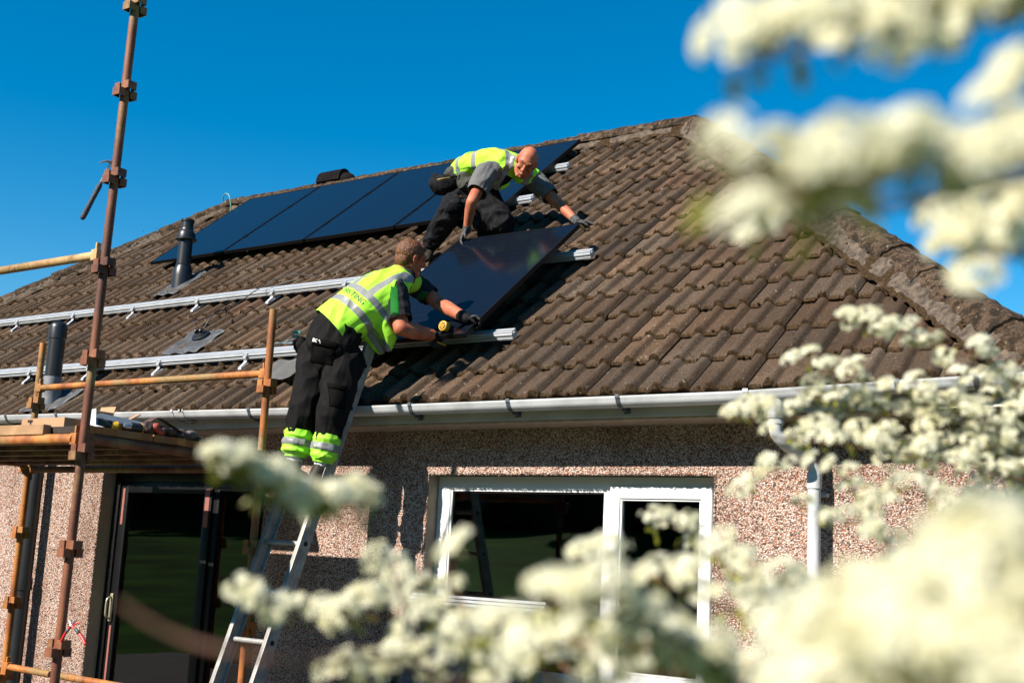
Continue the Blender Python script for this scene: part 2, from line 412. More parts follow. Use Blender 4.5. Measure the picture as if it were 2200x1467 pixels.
hipR = (Vector((XR, 0, 0)), Vector((1, 1, 0)).normalized()); hipL = (Vector((XL, 0, 0)), Vector((-1, 1, 0)).normalized())
ridgeP = (Vector((0, YR, 0)), Vector((0, 1, 0)))
me = clip(tiles(lambda x, s, h: roof(x, s, h), 0, 1, XL, XR, red=()), [hipR, hipL, ridgeP])
roof_o = link('roof', me, [MT['tile'], MT['crust']], house, angle=40)
# right hip face: eave runs along Y at X=XR, slope rises towards -X
def PR(x, s, h): return Vector((XR - s*cos(TH) + h*sin(TH), x, EAVE+s*sin(TH)+h*cos(TH)))
me = tiles(PR, 0, 2, 0, YB, .34)
me = clip(me, [(Vector((XR, 0, 0)), Vector((-1, -1, 0)).normalized()), (Vector((XR, YB, 0)), Vector((-1, 1, 0)).normalized())])
link('hip_end_roof', me, [MT['tile'], MT['crust']], house, angle=40)
bm = bmesh.new()
A = [bm.verts.new(p) for p in ((XL, 0, EAVE-.03), (XL, YB, EAVE-.03), (LX, YR, ZR-.03), (SX, YR, ZR-.03), (XR, YB, EAVE-.03), (XR, 0, EAVE-.03))]
bm.faces.new((A[0], A[2], A[1])); bm.faces.new((A[1], A[2], A[3], A[4]))
bm.faces.new([bm.verts.new(roof(x, s, -.06)) for x, s in ((XL+.1, .02), (XR-.1, .02), (SX, SR-.05), (LX, SR-.05))])
me = bpy.data.meshes.new('x'); bm.to_mesh(me); bm.free()
ca = me.color_attributes.new('tint', 'FLOAT_COLOR', 'POINT'); ca.data.foreach_set('color', np.ones(len(me.vertices)*4, dtype=np.float32))
link('rear_roof', me, [MT['tile']], house)
def ridge_run(name, a, b, n, r, seed, up=(0, 0, 1), skirt=.11, crusty=.5, slope=.62):
    """bedded half round tiles from a (low) to b (high)"""
    rnd = random.Random(seed); a = Vector(a); b = Vector(b); d = (b-a).normalized(); L = (b-a).length
    z, x, _ = (Vector(up)-d*Vector(up).dot(d)).normalized(), None, None
    x = d.cross(z).normalized()
    bm = bmesh.new(); mats = []
    col = bm.verts.layers.float_color.new('tint')
    for k in range(n):
        t0 = L*k/n; t1 = L*(k+1)/n; seg = max(4, int((t1-t0)/.05)); rings = []; na = 22
        dr = rnd.uniform(-.006, .006); tn = rnd.uniform(.75, 1.2); off = rnd.uniform(-.008, .008)
        for j in range(-1, seg+2):
            if j == -1: tt = t0-.001; rr = r-.03
            elif j == seg+1: tt = t1+.001; rr = r-.03
            else: tt = t0+(t1-t0)*j/seg; rr = r+dr+.012*(1-j/seg)
            ring = []
            for i in range(na+1):
                al = pi*(i/na); q = Vector((i*.35, tt*9, seed)); p = a+d*tt
                nn = noise.noise((p + x*cos(al)*.2+z*sin(al)*.2)*22)*.012+abs(noise.noise((p+x*cos(al)*.3+z*sin(al)*.3)*48))*.020*crusty
                v = bm.verts.new(p + x*((rr+nn)*cos(al)*1.02+off) + z*((rr+nn)*sin(al)*.92))
                v[col] = (tn, tn*.98, tn*.95, 1); ring.append(v)
            rings.append(ring)
        for A_, B_ in zip(rings, rings[1:]):
            for i in range(na): bm.faces.new((A_[i], A_[i+1], B_[i+1], B_[i])).material_index = 0
    # mortar bedding each side: rough strip following the slope
    for sgn in (-1, 1):
        nl = int(L/.035); rows = []
        for j in range(nl+1):
            p = a+d*(L*j/nl); row = []
            e = 1+.38*noise.noise(Vector((j*.11, sgn*3, seed)))+.22*noise.noise(Vector((j*.4, sgn*3, seed)))
            for i in range(6):
                w = i/5; xx = sgn*(r*.9 + skirt*w*e); zz = .055-(.055+r*.9*slope*.5+skirt*e*slope)*w + .0
                nn = noise.noise(Vector((j*.5, i*.9, seed+sgn)))*.016*crusty*1.6+noise.noise(Vector((j*1.3, i*2, seed+sgn)))*.008
                v = bm.verts.new(p+x*xx+z*(zz+nn)); v[col] = (1, 1, 1, 1); row.append(v)
            rows.append(row)
        for A_, B_ in zip(rows, rows[1:]):
            for i in range(5):
                f = bm.faces.new((A_[i], A_[i+1], B_[i+1], B_[i])); f.material_index = 2 if (i == 4 or noise.noise(A_[i].co*7) > .28) else 1
    return obj(name, bm, [MT['hip'], MT['mortar'], MT['crust']], house, angle=50)
nd = Vector((0, 0, -.025))
ridge_run('hip_ridge', Vector((XR+.02, -.02, EAVE))+nd, Vector((SX+.1, YR-.1, ZR-.06))+nd, 14, .125, 3, skirt=.10, crusty=.8, slope=.42)
ridge_run('hip_ridge', Vector((XL, 0, EAVE))+nd, Vector((LX, YR, ZR))+nd, 14, .115, 7, skirt=.06, crusty=.9, slope=.42)
ridge_run('top_ridge', Vector((LX, YR, ZR))+nd, Vector((SX+.06, YR, ZR))+nd, 15, .115, 11, skirt=.05, crusty=1.0, slope=.9)
# moss lumps clinging to ridge and tile noses
def lumps(name, spots, mat, parent):
    bm = bmesh.new()
    for p, r in spots:
        b = bmesh.new(); bmesh.ops.create_icosphere(b, subdivisions=1, radius=r)
        vs = {v: bm.verts.new(Vector(p)+v.co*(1+.5*noise.noise((v.co+Vector(p))*60))) for v in b.verts}
        for f in b.faces: bm.faces.new([vs[v] for v in f.verts])
        b.free()
    return tag(obj(name, bm, mat, parent, smooth=True), kind='stuff')
rnd = random.Random(17); sp = []
for k in range(420):
    x = rnd.uniform(LX, SX); a_ = rnd.uniform(.15, 2.2)
    sp.append((Vector((x, YR-.120*cos(a_), ZR-.028+.112*sin(a_)*.92)), rnd.uniform(.005, .014)))
for k in range(0):
    t = rnd.random(); p = Vector((XL, 0, EAVE)).lerp(Vector((LX, YR, ZR)), t); sp.append((p+Vector((rnd.uniform(-.1, .1), rnd.uniform(-.1, .1), rnd.uniform(.1, .15))), rnd.uniform(.008, .024)))
for k in range(50):
    t = rnd.random()**2; p = Vector((XR, 0, EAVE)).lerp(Vector((SX, YR, ZR)), t); sp.append((p+Vector((rnd.uniform(-.16, .02), rnd.uniform(-.16, .0), rnd.uniform(.0, .05))), rnd.uniform(.004, .010)))
for k in range(900):
    r_ = rnd.randint(0, 14); x = rnd.uniform(-2, 9.3); s = r_*GA-rnd.uniform(0, .012)
    if x > XR-s*cos(TH)-.2: continue
    sp.append((roof(x, s, rnd.uniform(-.012, .004)), rnd.uniform(.005, .013)))
lumps('moss', sp, MT['crust'], house)

# walls
WY = .30; WX0 = XL+.3; WX1 = 9.23; ZS = 2.40
DX0, DX1, DZ = 2.24, 4.12, 2.118      # door opening
NX0, NX1, NZ0, NZ1 = 5.622, 7.672, .80, 2.100      # window opening
def add_stones(bm, pts, rnd, n, y, r0=.0035, r1=.007):
    for (x0, z0), (x1, z1), m in pts:
        for k in range(m):
            t = rnd.random(); c = Vector((x0+(x1-x0)*t+rnd.uniform(-.006, .006), y+rnd.uniform(-.006, .003), z0+(z1-z0)*t+rnd.uniform(-.006, .006))); r = rnd.uniform(r0, r1)
            q = [bm.verts.new(c+Vector(o)*r*rnd.uniform(.7, 1.3)) for o in ((1, 0, 0), (-1, 0, 0), (0, 1, 0), (0, -1, 0), (0, 0, 1), (0, 0, -1))]
            for a, b, c_ in ((0, 2, 4), (2, 1, 4), (1, 3, 4), (3, 0, 4), (2, 0, 5), (1, 2, 5), (3, 1, 5), (0, 3, 5)): bm.faces.new((q[a], q[b], q[c_]))
bm = bmesh.new()
xs = [WX0, DX0, DX1, NX0, NX1, WX1]; zs = [0, NZ0, NZ1, DZ, ZS]
def wq(x0, x1, z0, z1): bm.faces.new([bm.verts.new(p) for p in ((x0, WY, z0), (x1, WY, z0), (x1, WY, z1), (x0, WY, z1))])
wq(WX0, DX0, 0, ZS); wq(DX0, DX1, DZ, ZS); wq(DX1, NX0, 0, ZS); wq(NX0, NX1, 0, NZ0); wq(NX0, NX1, NZ1, ZS); wq(NX1, WX1, 0, ZS)
for (a, b) in (((WX1, WY), (WX1, YB-.3)), ((WX1, YB-.3), (WX0, YB-.3)), ((WX0, YB-.3), (WX0, WY))):
    bm.faces.new([bm.verts.new(p) for p in ((a[0], a[1], 0), (b[0], b[1], 0), (b[0], b[1], ZS), (a[0], a[1], ZS))])
rnd = random.Random(3)
add_stones(bm, [((NX0, NZ0), (NX0, NZ1), 420), ((NX0, NZ1), (NX1, NZ1), 700), ((NX1, NZ0), (NX1, NZ1), 420), ((DX0, 0), (DX0, DZ), 500), ((DX0, DZ), (DX1, DZ), 600), ((DX1, 0), (DX1, DZ), 500), ((WX1, 0), (WX1, ZS), 500)], rnd, 0, WY)
for k in range(26000):
    x = rnd.uniform(1.0, 9.2); z = rnd.uniform(.4, 2.38)
    if (DX0 < x < DX1 and z < DZ) or (NX0 < x < NX1 and NZ0 < z < NZ1): continue
    add_stones(bm, [((x, z), (x, z), 1)], rnd, 0, WY, .003, .0055)
wall = obj('wall', bm, MT['dash'], house)
# reveals
bm = bmesh.new()
def reveal(bm, x0, x1, z0, z1, y0, y1, sill=True):
    t = .02
    rbox(bm, x0-t, x0, y0, y1, z0, z1); rbox(bm, x1, x1+t, y0, y1, z0, z1); rbox(bm, x0-t, x1+t, y0, y1, z1, z1+t)
reveal(bm, DX0, DX1, 0, DZ, WY+.004, .56); obj('reveal', bm, MT['reveal'], house); bm = bmesh.new(); reveal(bm, NX0, NX1, NZ0, NZ1, WY+.004, .50)
obj('reveal', bm, MT['reveal'], house)
# dark rooms behind the glass
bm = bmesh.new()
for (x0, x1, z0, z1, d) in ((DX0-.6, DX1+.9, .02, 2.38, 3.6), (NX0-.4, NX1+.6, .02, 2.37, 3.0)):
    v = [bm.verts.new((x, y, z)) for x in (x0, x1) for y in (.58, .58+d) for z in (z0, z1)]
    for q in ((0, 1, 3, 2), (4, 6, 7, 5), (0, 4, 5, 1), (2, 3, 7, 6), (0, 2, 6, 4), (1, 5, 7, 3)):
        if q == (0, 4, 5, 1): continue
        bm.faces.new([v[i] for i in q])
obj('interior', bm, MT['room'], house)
# inner leaf: closes the strip between reveal and room
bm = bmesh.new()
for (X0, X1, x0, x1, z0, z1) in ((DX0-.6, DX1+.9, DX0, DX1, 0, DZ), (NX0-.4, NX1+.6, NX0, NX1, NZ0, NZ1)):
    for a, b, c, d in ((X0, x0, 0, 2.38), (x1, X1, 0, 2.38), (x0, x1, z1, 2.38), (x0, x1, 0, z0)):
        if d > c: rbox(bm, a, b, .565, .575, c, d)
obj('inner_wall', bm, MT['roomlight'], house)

# white window
win = None
def win_frame():
    bm = bmesh.new(); y0, y1 = .405, .465
    x0, x1, z0, z1 = NX0+.004, NX1-.004, NZ0+.02, NZ1-.004
    f = .062
    prof_in = .012
    rbox(bm, x0, x0+.10, y0, y1, z0, z1, .004); rbox(bm, x1-.075, x1, y0, y1, z0, z1, .004)
    rbox(bm, x0+.10, x1-.075, y0+.001, y1, z1-.082, z1-.001, .004); rbox(bm, x0+.10, x1-.075, y0+.001, y1, z0+.001, z0+.085, .004)
    rbox(bm, 6.905, 6.965, y0+.0015, y1, z0+.085, z1-.082, .003)
    return obj('window', bm, MT['upvc'], house, angle=30)
win = win_frame()
bm = bmesh.new()       # bead round the fixed light
def ring(bm, x0, x1, z0, z1, w, y0, y1, bev=.002):
    rbox(bm, x0, x0+w, y0, y1, z0, z1, bev); rbox(bm, x1-w, x1, y0, y1, z0, z1, bev)
    rbox(bm, x0+w, x1-w, y0+.0006, y1, z1-w, z1-.0005, bev); rbox(bm, x0+w, x1-w, y0+.0006, y1, z0+.0005, z0+w, bev)
ring(bm, 5.727, 6.904, NZ0+.106, 2.013, .014, .412, .44)
obj('glazing_bead', bm, MT['upvc'], win)
bm = bmesh.new(); ring(bm, 6.945, 7.612, NZ0+.09, 2.034, .068, .385, .44, .006); ring(bm, 7.0135, 7.5435, NZ0+.159, 1.9655, .012, .396, .43)
sash = obj('casement', bm, MT['upvc'], win, angle=30)
bm = bmesh.new()
def pane(bm, x0, x1, z0, z1, y): rbox(bm, x0, x1, y, y+.006, z0, z1)
pane(bm, 5.74, 6.892, NZ0+.12, 2.0, .428); obj('pane', bm, MT['glass'], win)
bm = bmesh.new(); pane(bm, 7.025, 7.532, NZ0+.17, 1.954, .415); obj('pane', bm, MT['glass'], win)
bm = bmesh.new(); rbox(bm, 5.739, 5.751, .422, .426, NZ0+.12, 2.0); rbox(bm, 6.881, 6.893, .422, .426, NZ0+.12, 2.0); rbox(bm, 5.751, 6.881, .422, .426, 1.989, 2.0)
obj('gasket', bm, MT['black_frame'], win)
bm = bmesh.new(); rbox(bm, NX0-.04, NX1+.04, WY-.05, .404, NZ0-.055, NZ0, .008); obj('sill', bm, MT['reveal'], house)

# black sliding patio door
bm = bmesh.new(); y0 = .42; y1 = .50
rbox(bm, DX0+.004, DX0+.07, y0, y1, .04, DZ-.004, .003); rbox(bm, DX1-.07, DX1-.004, y0, y1, .04, DZ-.004, .003); rbox(bm, DX0+.07, DX1-.07, y0+.001, y1, DZ-.075, DZ-.005, .003); rbox(bm, DX0+.07, DX1-.07, y0+.001, y1, .041, .10, .003)
door = obj('patio_door', bm, MT['black_frame'], house, angle=30)
bm = bmesh.new(); ring(bm, 2.315, 3.40, .10, 2.043, .085, .436, .478, .003)
leaf = obj('sliding_leaf', bm, MT['black_frame'], door, angle=30)
bm = bmesh.new(); ring(bm, 3.404, 4.048, .10, 2.043, .06, .455, .495, .003); obj('fixed_leaf', bm, MT['black_frame'], door, angle=30)
bm = bmesh.new(); pane(bm, 2.40, 3.315, .18, 1.96, .452); obj('pane', bm, MT['glass'], leaf)
bm = bmesh.new(); pane(bm, 3.462, 3.99, .155, 1.985, .470); obj('pane', bm, MT['glass'], door)
for x, z0, z1, w in ((2.352, 1.70, 1.99, .026), (3.355, 1.70, 1.992, .048), (2.352, .35, .90, .022), (3.36, .3, .52, .04)):
    bm = bmesh.new(); rbox(bm, x-w/2, x+w/2, .4335, .4352, z0, z1); obj('protective_tape', bm, MT['tape'], leaf)
bm = bmesh.new(); rbox(bm, 2.328, 2.362, .42, .4355, .93, 1.15, .005); loft(bm, smooth_path([(2.345, .425, .955), (2.345, .385, .975), (2.345, .38, 1.04), (2.345, .385, 1.105), (2.345, .425, 1.125)], 4), .009, n=8)
obj('handle', bm, simple('satin_handle', (.42, .38, .27), .35, metal=.6), leaf, smooth=True)

# fascia, soffit, gutter
def gz(x):
    z = 2.497 + (.045*min(1, max(0, (5.4-x)/4)) if x < 5.4 else 0)
    if x > 7.95: z += .034*(x-7.95)/1.4
    return z
bm = bmesh.new(); rbox(bm, XL+.02, XR-.03, .0, .022, 2.397, 2.512, .002); rbox(bm, XR-.052, XR-.03, .022, YB-.02, 2.397, 2.512, .002)
obj('fascia', bm, MT['fascia'], house)
bm = bmesh.new(); rbox(bm, XL+.03, XR-.054, .023, WY-.001, 2.385, 2.396); rbox(bm, WX1+.001, XR-.053, WY, YB-.03, 2.385, 2.396); obj('soffit', bm, MT['soffit'], house)
def gprof(r=.056, t=.003):
    p = [(r*cos(pi+pi*k/14), r*sin(pi+pi*k/14)) for k in range(15)]
    q = [((r-t)*cos(2*pi-pi*k/14), (r-t)*sin(2*pi-pi*k/14)) for k in range(15)]
    return [(-r-.004, .004), (-r-.004, -.006)]+p[1:]+q
def gutter_seg(bm, x0, x1, r=.056, dz=0):
    n = 10
    for k in range(n):
        a = x0+(x1-x0)*k/n; b = x0+(x1-x0)*(k+1)/n
        extrude_profile(bm, gprof(r), (a, -.064, gz(a)+dz), (b, -.064, gz(b)+dz), (0, 1, 0), (0, 0, 1), caps=(k in (0, n-1)))
bm = bmesh.new()
gutter_seg(bm, XL, 5.4); gutter_seg(bm, 5.4, 7.95); gutter_seg(bm, 7.95, XR+.03)
gut = obj('gutter', bm, MT['gutter'], house, angle=40)
bm = bmesh.new(); extrude_profile(bm, gprof(), (XR+.03+.0, -.12, gz(XR)), (XR+.03, YB, gz(XR)), (-1, 0, 0), (0, 0, 1)); obj('gutter', bm, MT['gutter'], house, angle=40)
def bracket(x, w=.026, mat='gutter_dirty'):
    bm = bmesh.new(); r = .0605
    p = [(-r-.006, .012), (-r-.006, -.006)]+[(r*cos(pi+pi*k/14), r*sin(pi+pi*k/14)) for k in range(1, 15)]
    q = [((r-.005)*cos(2*pi-pi*k/14), (r-.005)*sin(2*pi-pi*k/14)) for k in range(15)]
    extrude_profile(bm, p+q, (x-w/2, -.064, gz(x)+.001), (x+w/2, -.064, gz(x)+.001), (0, 1, 0), (0, 0, 1))
    box(bm, (x, -.005, gz(x)-.045), (w+.012, .008, .075), bev=.002)
    box(bm, (x, -.03, gz(x)-.066), (w*.8, .05, .014), bev=.002)
    return obj('gutter_bracket', bm, MT[mat], gut, angle=40)
for px in (20, 128, 540, 885, 1095, 1330, 1930, 2100):
    p = onY(px, 870, -.1); bracket(p.x)
for px in (375, 395, 1605): bracket(onY(px, 880, -.1).x, .03 if px > 1000 else .022, 'gutter')
bracket(3.62, .05, 'gutter')
# downpipe with swan neck
bm = bmesh.new()
ox = onY(1668, 900, -.064).x
cyl(bm, (ox, -.064, gz(ox)-.045), (ox, -.064, 2.33), .040, n=20)
cyl(bm, (ox, -.064, 2.40), (ox, -.064, 2.36), .046, n=20)
PX = 8.285
loft(bm, smooth_path([(ox, -.064, 2.34), (ox, -.064, 2.285), (ox+.03, -.02, 2.235), (PX-.03, .15, 2.17), (PX, .20, 2.12), (PX, .205, 2.05)], 6), .034, n=20)
cyl(bm, (PX, .205, 2.08), (PX, .205, .05), .034, n=24); cyl(bm, (PX, .205, 2.10), (PX, .205, 2.02), .0395, n=24); cyl(bm, (PX, .205, 1.2), (PX, .205, 1.14), .0395, n=24)
dp = obj('downpipe', bm, MT['gutter'], house, angle=40)
bm = bmesh.new(); rbox(bm, PX-.05, PX+.05, .248, .298, 1.98, 2.0, .003); obj('pipe_clip', bm, MT['gutter'], dp)
# black soil pipe on the wall at the left
bm = bmesh.new(); q = onY(70, 1150, .2)
SPX = 1.50
cyl(bm, (SPX, .19, 2.385), (SPX, .19, .05), .056, n=28); 
for z in (1.17, 2.36): cyl(bm, (SPX, .19, z+.05), (SPX, .19, z-.04), .066, n=28)
obj('soil_pipe', bm, MT['black_plastic'], house, angle=40)
# roof penetrations
def lathe(bm, base, axis, prof, n=28, mi=0):
    ax = Vector(axis).normalized(); x, y, z = frame(ax)
    rings = [[bm.verts.new(Vector(base)+z*h+x*(r*cos(2*pi*k/n))+y*(r*sin(2*pi*k/n))) for k in range(n)] for r, h in prof]
    for a, b in zip(rings, rings[1:]):
        for k in range(n): bm.faces.new((a[k], a[(k+1) % n], b[(k+1) % n], b[k])).material_index = mi
    bm.faces.new(rings[-1]).material_index = mi; bm.faces.new(rings[0][::-1]).material_index = mi
bm = bmesh.new(); b0 = roof(.955, 2.50, .0)
lathe(bm, b0-Vector((0, 0, .08)), (0, 0, 1), [(.10, 0), (.098, .18), (.092, .25), (.075, .29), (.077, .295), (.077, .305), (.070, .31), (.069, .55), (.106, .56), (.106, .575), (.092, .585), (.090, .61), (.086, .635), (.076, .65), (.070, .66), (.064, .67), (.064, .685), (.060, .69), (.060, .745), (.068, .755), (.068, .775), (.05, .775), (.045, .73)])
fl = obj('flue', bm, MT['black_plastic'], house, angle=35)
def flash_sheet(x0, x1, s0, s1, amp=.004, h=.035, seed=1, t=.004):
    bm = bmesh.new(); n = 16; m = 16; G = []
    for j in range(m+1):
        row = []
        for i in range(n+1):
            x = x0+(x1-x0)*i/n; s = s0+(s1-s0)*j/m
            row.append(bm.verts.new(roof(x, s, h+amp*2*noise.noise(Vector((x*9, s*9, seed)))+.006*sin(x*2*pi/.166))))
        G.append(row)
    for j in range(m):
        for i in range(n): bm.faces.new((G[j][i], G[j][i+1], G[j+1][i+1], G[j+1][i]))
    r = bmesh.ops.solidify(bm, geom=bm.faces[:], thickness=t)
    return bm
obj('flashing', flash_sheet(.78, 1.13, 2.24, 2.75, seed=2), MT['lead'], house, smooth=True)
bm = bmesh.new(); b1 = roof(1.66, .16, 0)
lathe(bm, b1-Vector((0, 0, .06)), (0, 0, 1), [(.085, 0), (.085, .20), (.075, .21), (.073, .30)])
obj('vent_collar', bm, MT['lead'], house, angle=35)
bm = bmesh.new()
lathe(bm, b1+Vector((0, 0, .2)), (0, 0, 1), [(.068, 0), (.068, .36), (.074, .365), (.074, .46), (.068, .485), (.05, .505), (.02, .515)])
obj('vent_pipe', bm, MT['black_plastic'], house, angle=50)
obj('flashing', flash_sheet(1.40, 1.92, .02, .42, seed=4, amp=.01, h=.032), MT['lead'], house, smooth=True)
fs = obj('cable_flashing', flash_sheet(2.33, 2.78, .88, 1.28, seed=6, amp=.008, h=.034), MT['lead'], house, smooth=True)
bm = bmesh.new(); lathe(bm, roof(2.56, 1.18, .035), NRM, [(.085, 0), (.08, .015), (.06, .022), (.06, .03), (.05, .034)])
for dx in (-.03, .03): lathe(bm, roof(2.56+dx, 1.18, .06), NRM+Vector((0, -.3, .3)), [(.018, 0), (.018, .04), (.012, .045)], n=12)
obj('cable_gland', bm, MT['black_plastic'], fs, angle=35)
# paler replacement tile pair near the eaves
obj('replacement_tile', flash_sheet(3.98, 4.36, .30, .60, seed=9, amp=.002, h=.046, t=.012), simple('new_tile', (.19, .185, .18), .8, var=.2, scale=12), house, smooth=True)
# ridge vent terminal
bm = bmesh.new(); xa, xb = .93, 1.27
for k in range(9):
    x = xa+(xb-xa)*k/9; extrude_profile(bm, [(.115*cos(pi*i/10), .15*sin(pi*i/10)) for i in range(11)], (x, YR, ZR+.07), (x+.05, YR, ZR+.07), (0, 1, 0), (0, 0, 1))
extrude_profile(bm, [(.095*cos(pi*i/10), .13*sin(pi*i/10)) for i in range(11)], (xa-.01, YR, ZR+.06), (xb, YR, ZR+.06), (0, 1, 0), (0, 0, 1))
ball(bm, (xb+.02, YR, ZR+.06), .098, (1.5, .95, 1.15), seg=16)
obj('ridge_vent', bm, simple('ridge_vent_clay', (.009, .007, .007), .9, spec=.1, var=.5, scale=14, bump=.5), house, angle=40)

# ------------------------------------------------------------------ solar panels, rails
def panel(x0, s0, h, L=1.722, W=1.134, label='', group=None, P=None, vary=0):
    P = P or roof
    base = P(x0, s0, h)
    ex = (P(x0+1, s0, h)-base); es = (P(x0, s0+1, h)-base); en = (P(x0, s0, h+1)-base)
    e = empty('solar_panel', base, label, 'solar panel', group)
    bm = bmesh.new(); t = .035; w = .011
    def B(a, b, c, d, h0, h1, bev=.0): box(bm, base+ex*(a+b)/2+es*(c+d)/2+en*(h0+h1)/2, (b-a, d-c, h1-h0), ex, es, en, bev=bev)
    B(0, w, 0, L, -t, 0, .0012); B(W-w, W, 0, L, -t, 0, .0012); B(w, W-w, 0, w, -t, -.0006, .0012); B(w, W-w, L-w, L, -t, -.0006, .0012)
    obj('frame', bm, MT['pvframe'], e)
    bm = bmesh.new(); B(w, W-w, w, L-w, -.030, -.0032)
    me = bpy.data.meshes.new('glass_face'); bm.to_mesh(me); bm.free()
    uv = me.uv_layers.new(name='UVMap')
    for lp in me.loops:
        q = me.vertices[lp.vertex_index].co-base; uv.data[lp.index].uv = (q.dot(ex)/W, q.dot(es)/L)
    link('glass_face', me, MT['pv_loose' if 'lowered' in label else 'pv'], e)
    return e
g = 'solar panels fixed in the upper row'
PH = .125
labs = ['black solar panel at the left end of the upper row, beside the flue', 'black solar panel second from the flue in the upper row', 'black solar panel in the upper row, just left of the bald worker', 'black solar panel at the right end of the upper row, partly behind the bald worker']
for k in range(4): panel(k*1.154, 3.017, PH, label=labs[k], group=g)
panel(4.79, .44, .225, W=1.134, label='large black solar panel being lowered onto the rails between the two workers', group=None)
def rail(x0, x1, s, h, label, hooks, group='mounting rails on the roof'):
    e = empty('mounting_rail', roof(x0, s, h), label, 'mounting rail', group)
    bm = bmesh.new(); w = .020
    pr = [(-w, 0), (-w, .040), (-.007, .040), (-.007, .033), (-.014, .033), (-.014, .020), (.014, .020), (.014, .033), (.007, .033), (.007, .040), (w, .040), (w, 0), (w, -.012), (w+.02, -.012), (w+.02, -.016), (-w-.012, -.016), (-w-.012, -.012), (-w, -.012)]
    pr = [(-.034, -.004), (-.034, .008), (-.021, .010), (-.021, .018), (-.030, .020), (-.030, .030), (-.021, .032), (-.021, .043), (-.006, .043), (-.006, .036), (-.013, .036), (-.013, .026), (.013, .026), (.013, .036), (.006, .036), (.006, .043), (.024, .043), (.024, -.004)]
    pr = [(u*1.2, v*1.05-.002) for u, v in pr]
    extrude_profile(bm, pr, roof(x0, s, h-.045), roof(x1, s, h-.045), UPS, NRM)
    obj('rail', bm, MT['alu'], e)
    for x in hooks:
        bm = bmesh.new(); n = Vector((1, 0, 0))
        # Z shaped roof hook: foot on rail side, down slope arm tucked over the tile
        c = [(-.030, h-.02), (-.055, h-.02), (-.062, h-.03), (-.062, h-.055), (-.075, h-.062), (-.14, h-.068), (-.150, h-.078), (-.150, .012), (-.12, .008), (.02, .004)]
        for a, b in zip(c, c[1:]):
            A_ = roof(x, s+a[0], a[1]); B_ = roof(x, s+b[0], b[1]); d = B_-A_
            box(bm, (A_+B_)/2, (.034, d.length+.005, .006), n, d.normalized())
        box(bm, roof(x, s-.034, h-.022), (.042, .014, .036), n, UPS, NRM, bev=.002)
        loft(bm, [roof(x, s-.052, h-.02), roof(x, s-.026, h-.02)], .009, n=6)
        obj('roof_hook', bm, MT['alu'], e)
    return e
rail(-3.3, 6.10, 1.93, .095, 'long bright aluminium rail crossing the roof at mid height below the upper panels', (-1.95, -1.006, -.04, .906, 1.835, 2.82, 3.687, 4.6))
rail(-2.5, 6.11, .70, .095, 'long bright aluminium rail close above the gutter, passing behind the ladder worker', (-.15, .79, 1.651, 2.578, 3.604, 4.5))
rail(-.05, 4.74, 4.16, .085, 'short rail end showing at the upper right edge of the upper panel row', (.3, 2.0, 3.6))
rail(-.05, 4.76, 3.40, .085, 'rail end showing under the upper panel row beside the bald worker', (.3, 2.0, 3.6))
# mid clamps between upper panels
for k in range(1, 4):
    for s in (3.40, 4.16):
        bm = bmesh.new(); box(bm, roof(k*1.154-.010, s, PH+.002), (.034, .05, .006), (1, 0, 0), UPS, NRM, bev=.002); loft(bm, [roof(k*1.154-.010, s, PH-.03), roof(k*1.154-.010, s, PH+.012)], .006, n=8)
        c = obj('panel_clamp', bm, MT['pvframe']); rebase(c, roof(k*1.154, s, PH)); tag(c, 'small black clamp gripping the gap between upper solar panels', 'clamp', 'clamps between the upper panels')
# panels leaning under the window
def leanP(off):
    o = Vector((5.60, -.10-off, .0)); a = radians(76.5)
    es = Vector((0, cos(a), sin(a))); en = Vector((0, -sin(a), cos(a)))
    return lambda x, s, h: o + Vector((1, 0, 0))*(x-5.60) + es*s + en*h
for k, lb in enumerate(('rearmost black solar panel of the stack leaning under the white window', 'middle black solar panel of the stack leaning under the white window', 'front black solar panel of the stack leaning under the white window')):
    e = panel(5.60+.03*k, 0, 0, L=1.36-.02*k, W=1.02, label=lb, group='solar panels stacked under the window', P=leanP(.055*k))
    bm = bmesh.new(); P = leanP(.055*k)
    L = 1.36-.02*k
    a, b = P(5.60+.03*k, L+.002, -.017), P(5.60+.03*k+1.02, L+.002, -.017)
    box(bm, (a+b)/2, (1.02, .004, .033), (1, 0, 0)); obj('edge_strip', bm, MT['alu'], e)

# ------------------------------------------------------------------ cables
def cable(name, pts, r, mat, label, base):
    bm = bmesh.new(); loft(bm, smooth_path(pts, 8), r, n=8); o = obj(name, bm, mat, smooth=True); rebase(o, base); return tag(o, label, 'cable')
cable('cable', [roof(2.54, 1.20, .09), roof(2.40, 1.32, .14), roof(2.30, 1.45, .07), roof(2.38, 1.62, .06), roof(2.30, 1.80, .05), roof(2.55, 2.02, .05), roof(2.9, 2.2, .05)], .0045, MT['black_plastic'], 'thin black cable looping up the roof from the left of the round gland', roof(2.54, 1.2, 0))
cable('cable', [roof(2.60, 1.20, .09), roof(2.63, 1.38, .16), roof(2.58, 1.6, .09), roof(2.7, 1.85, .13), roof(2.9, 2.05, .15), roof(3.2, 2.15, .06)], .0045, MT['black_plastic'], 'thin black cable rising over the rail from the right of the round gland', roof(2.6, 1.2, 0))
cable('cable_loop', [roof(-.52, SR-.16, .10), roof(-.51, SR-.14, .17), roof(-.44, SR-.15, .22), roof(-.35, SR-.18, .21), roof(-.31, SR-.24, .13), roof(-.31, SR-.30, .03)], .007, simple('pale_green_hose', (.13, .26, .23), .45), 'pale green cable loop standing up at the left end of the ridge', roof(-.5, SR-.1, 0))
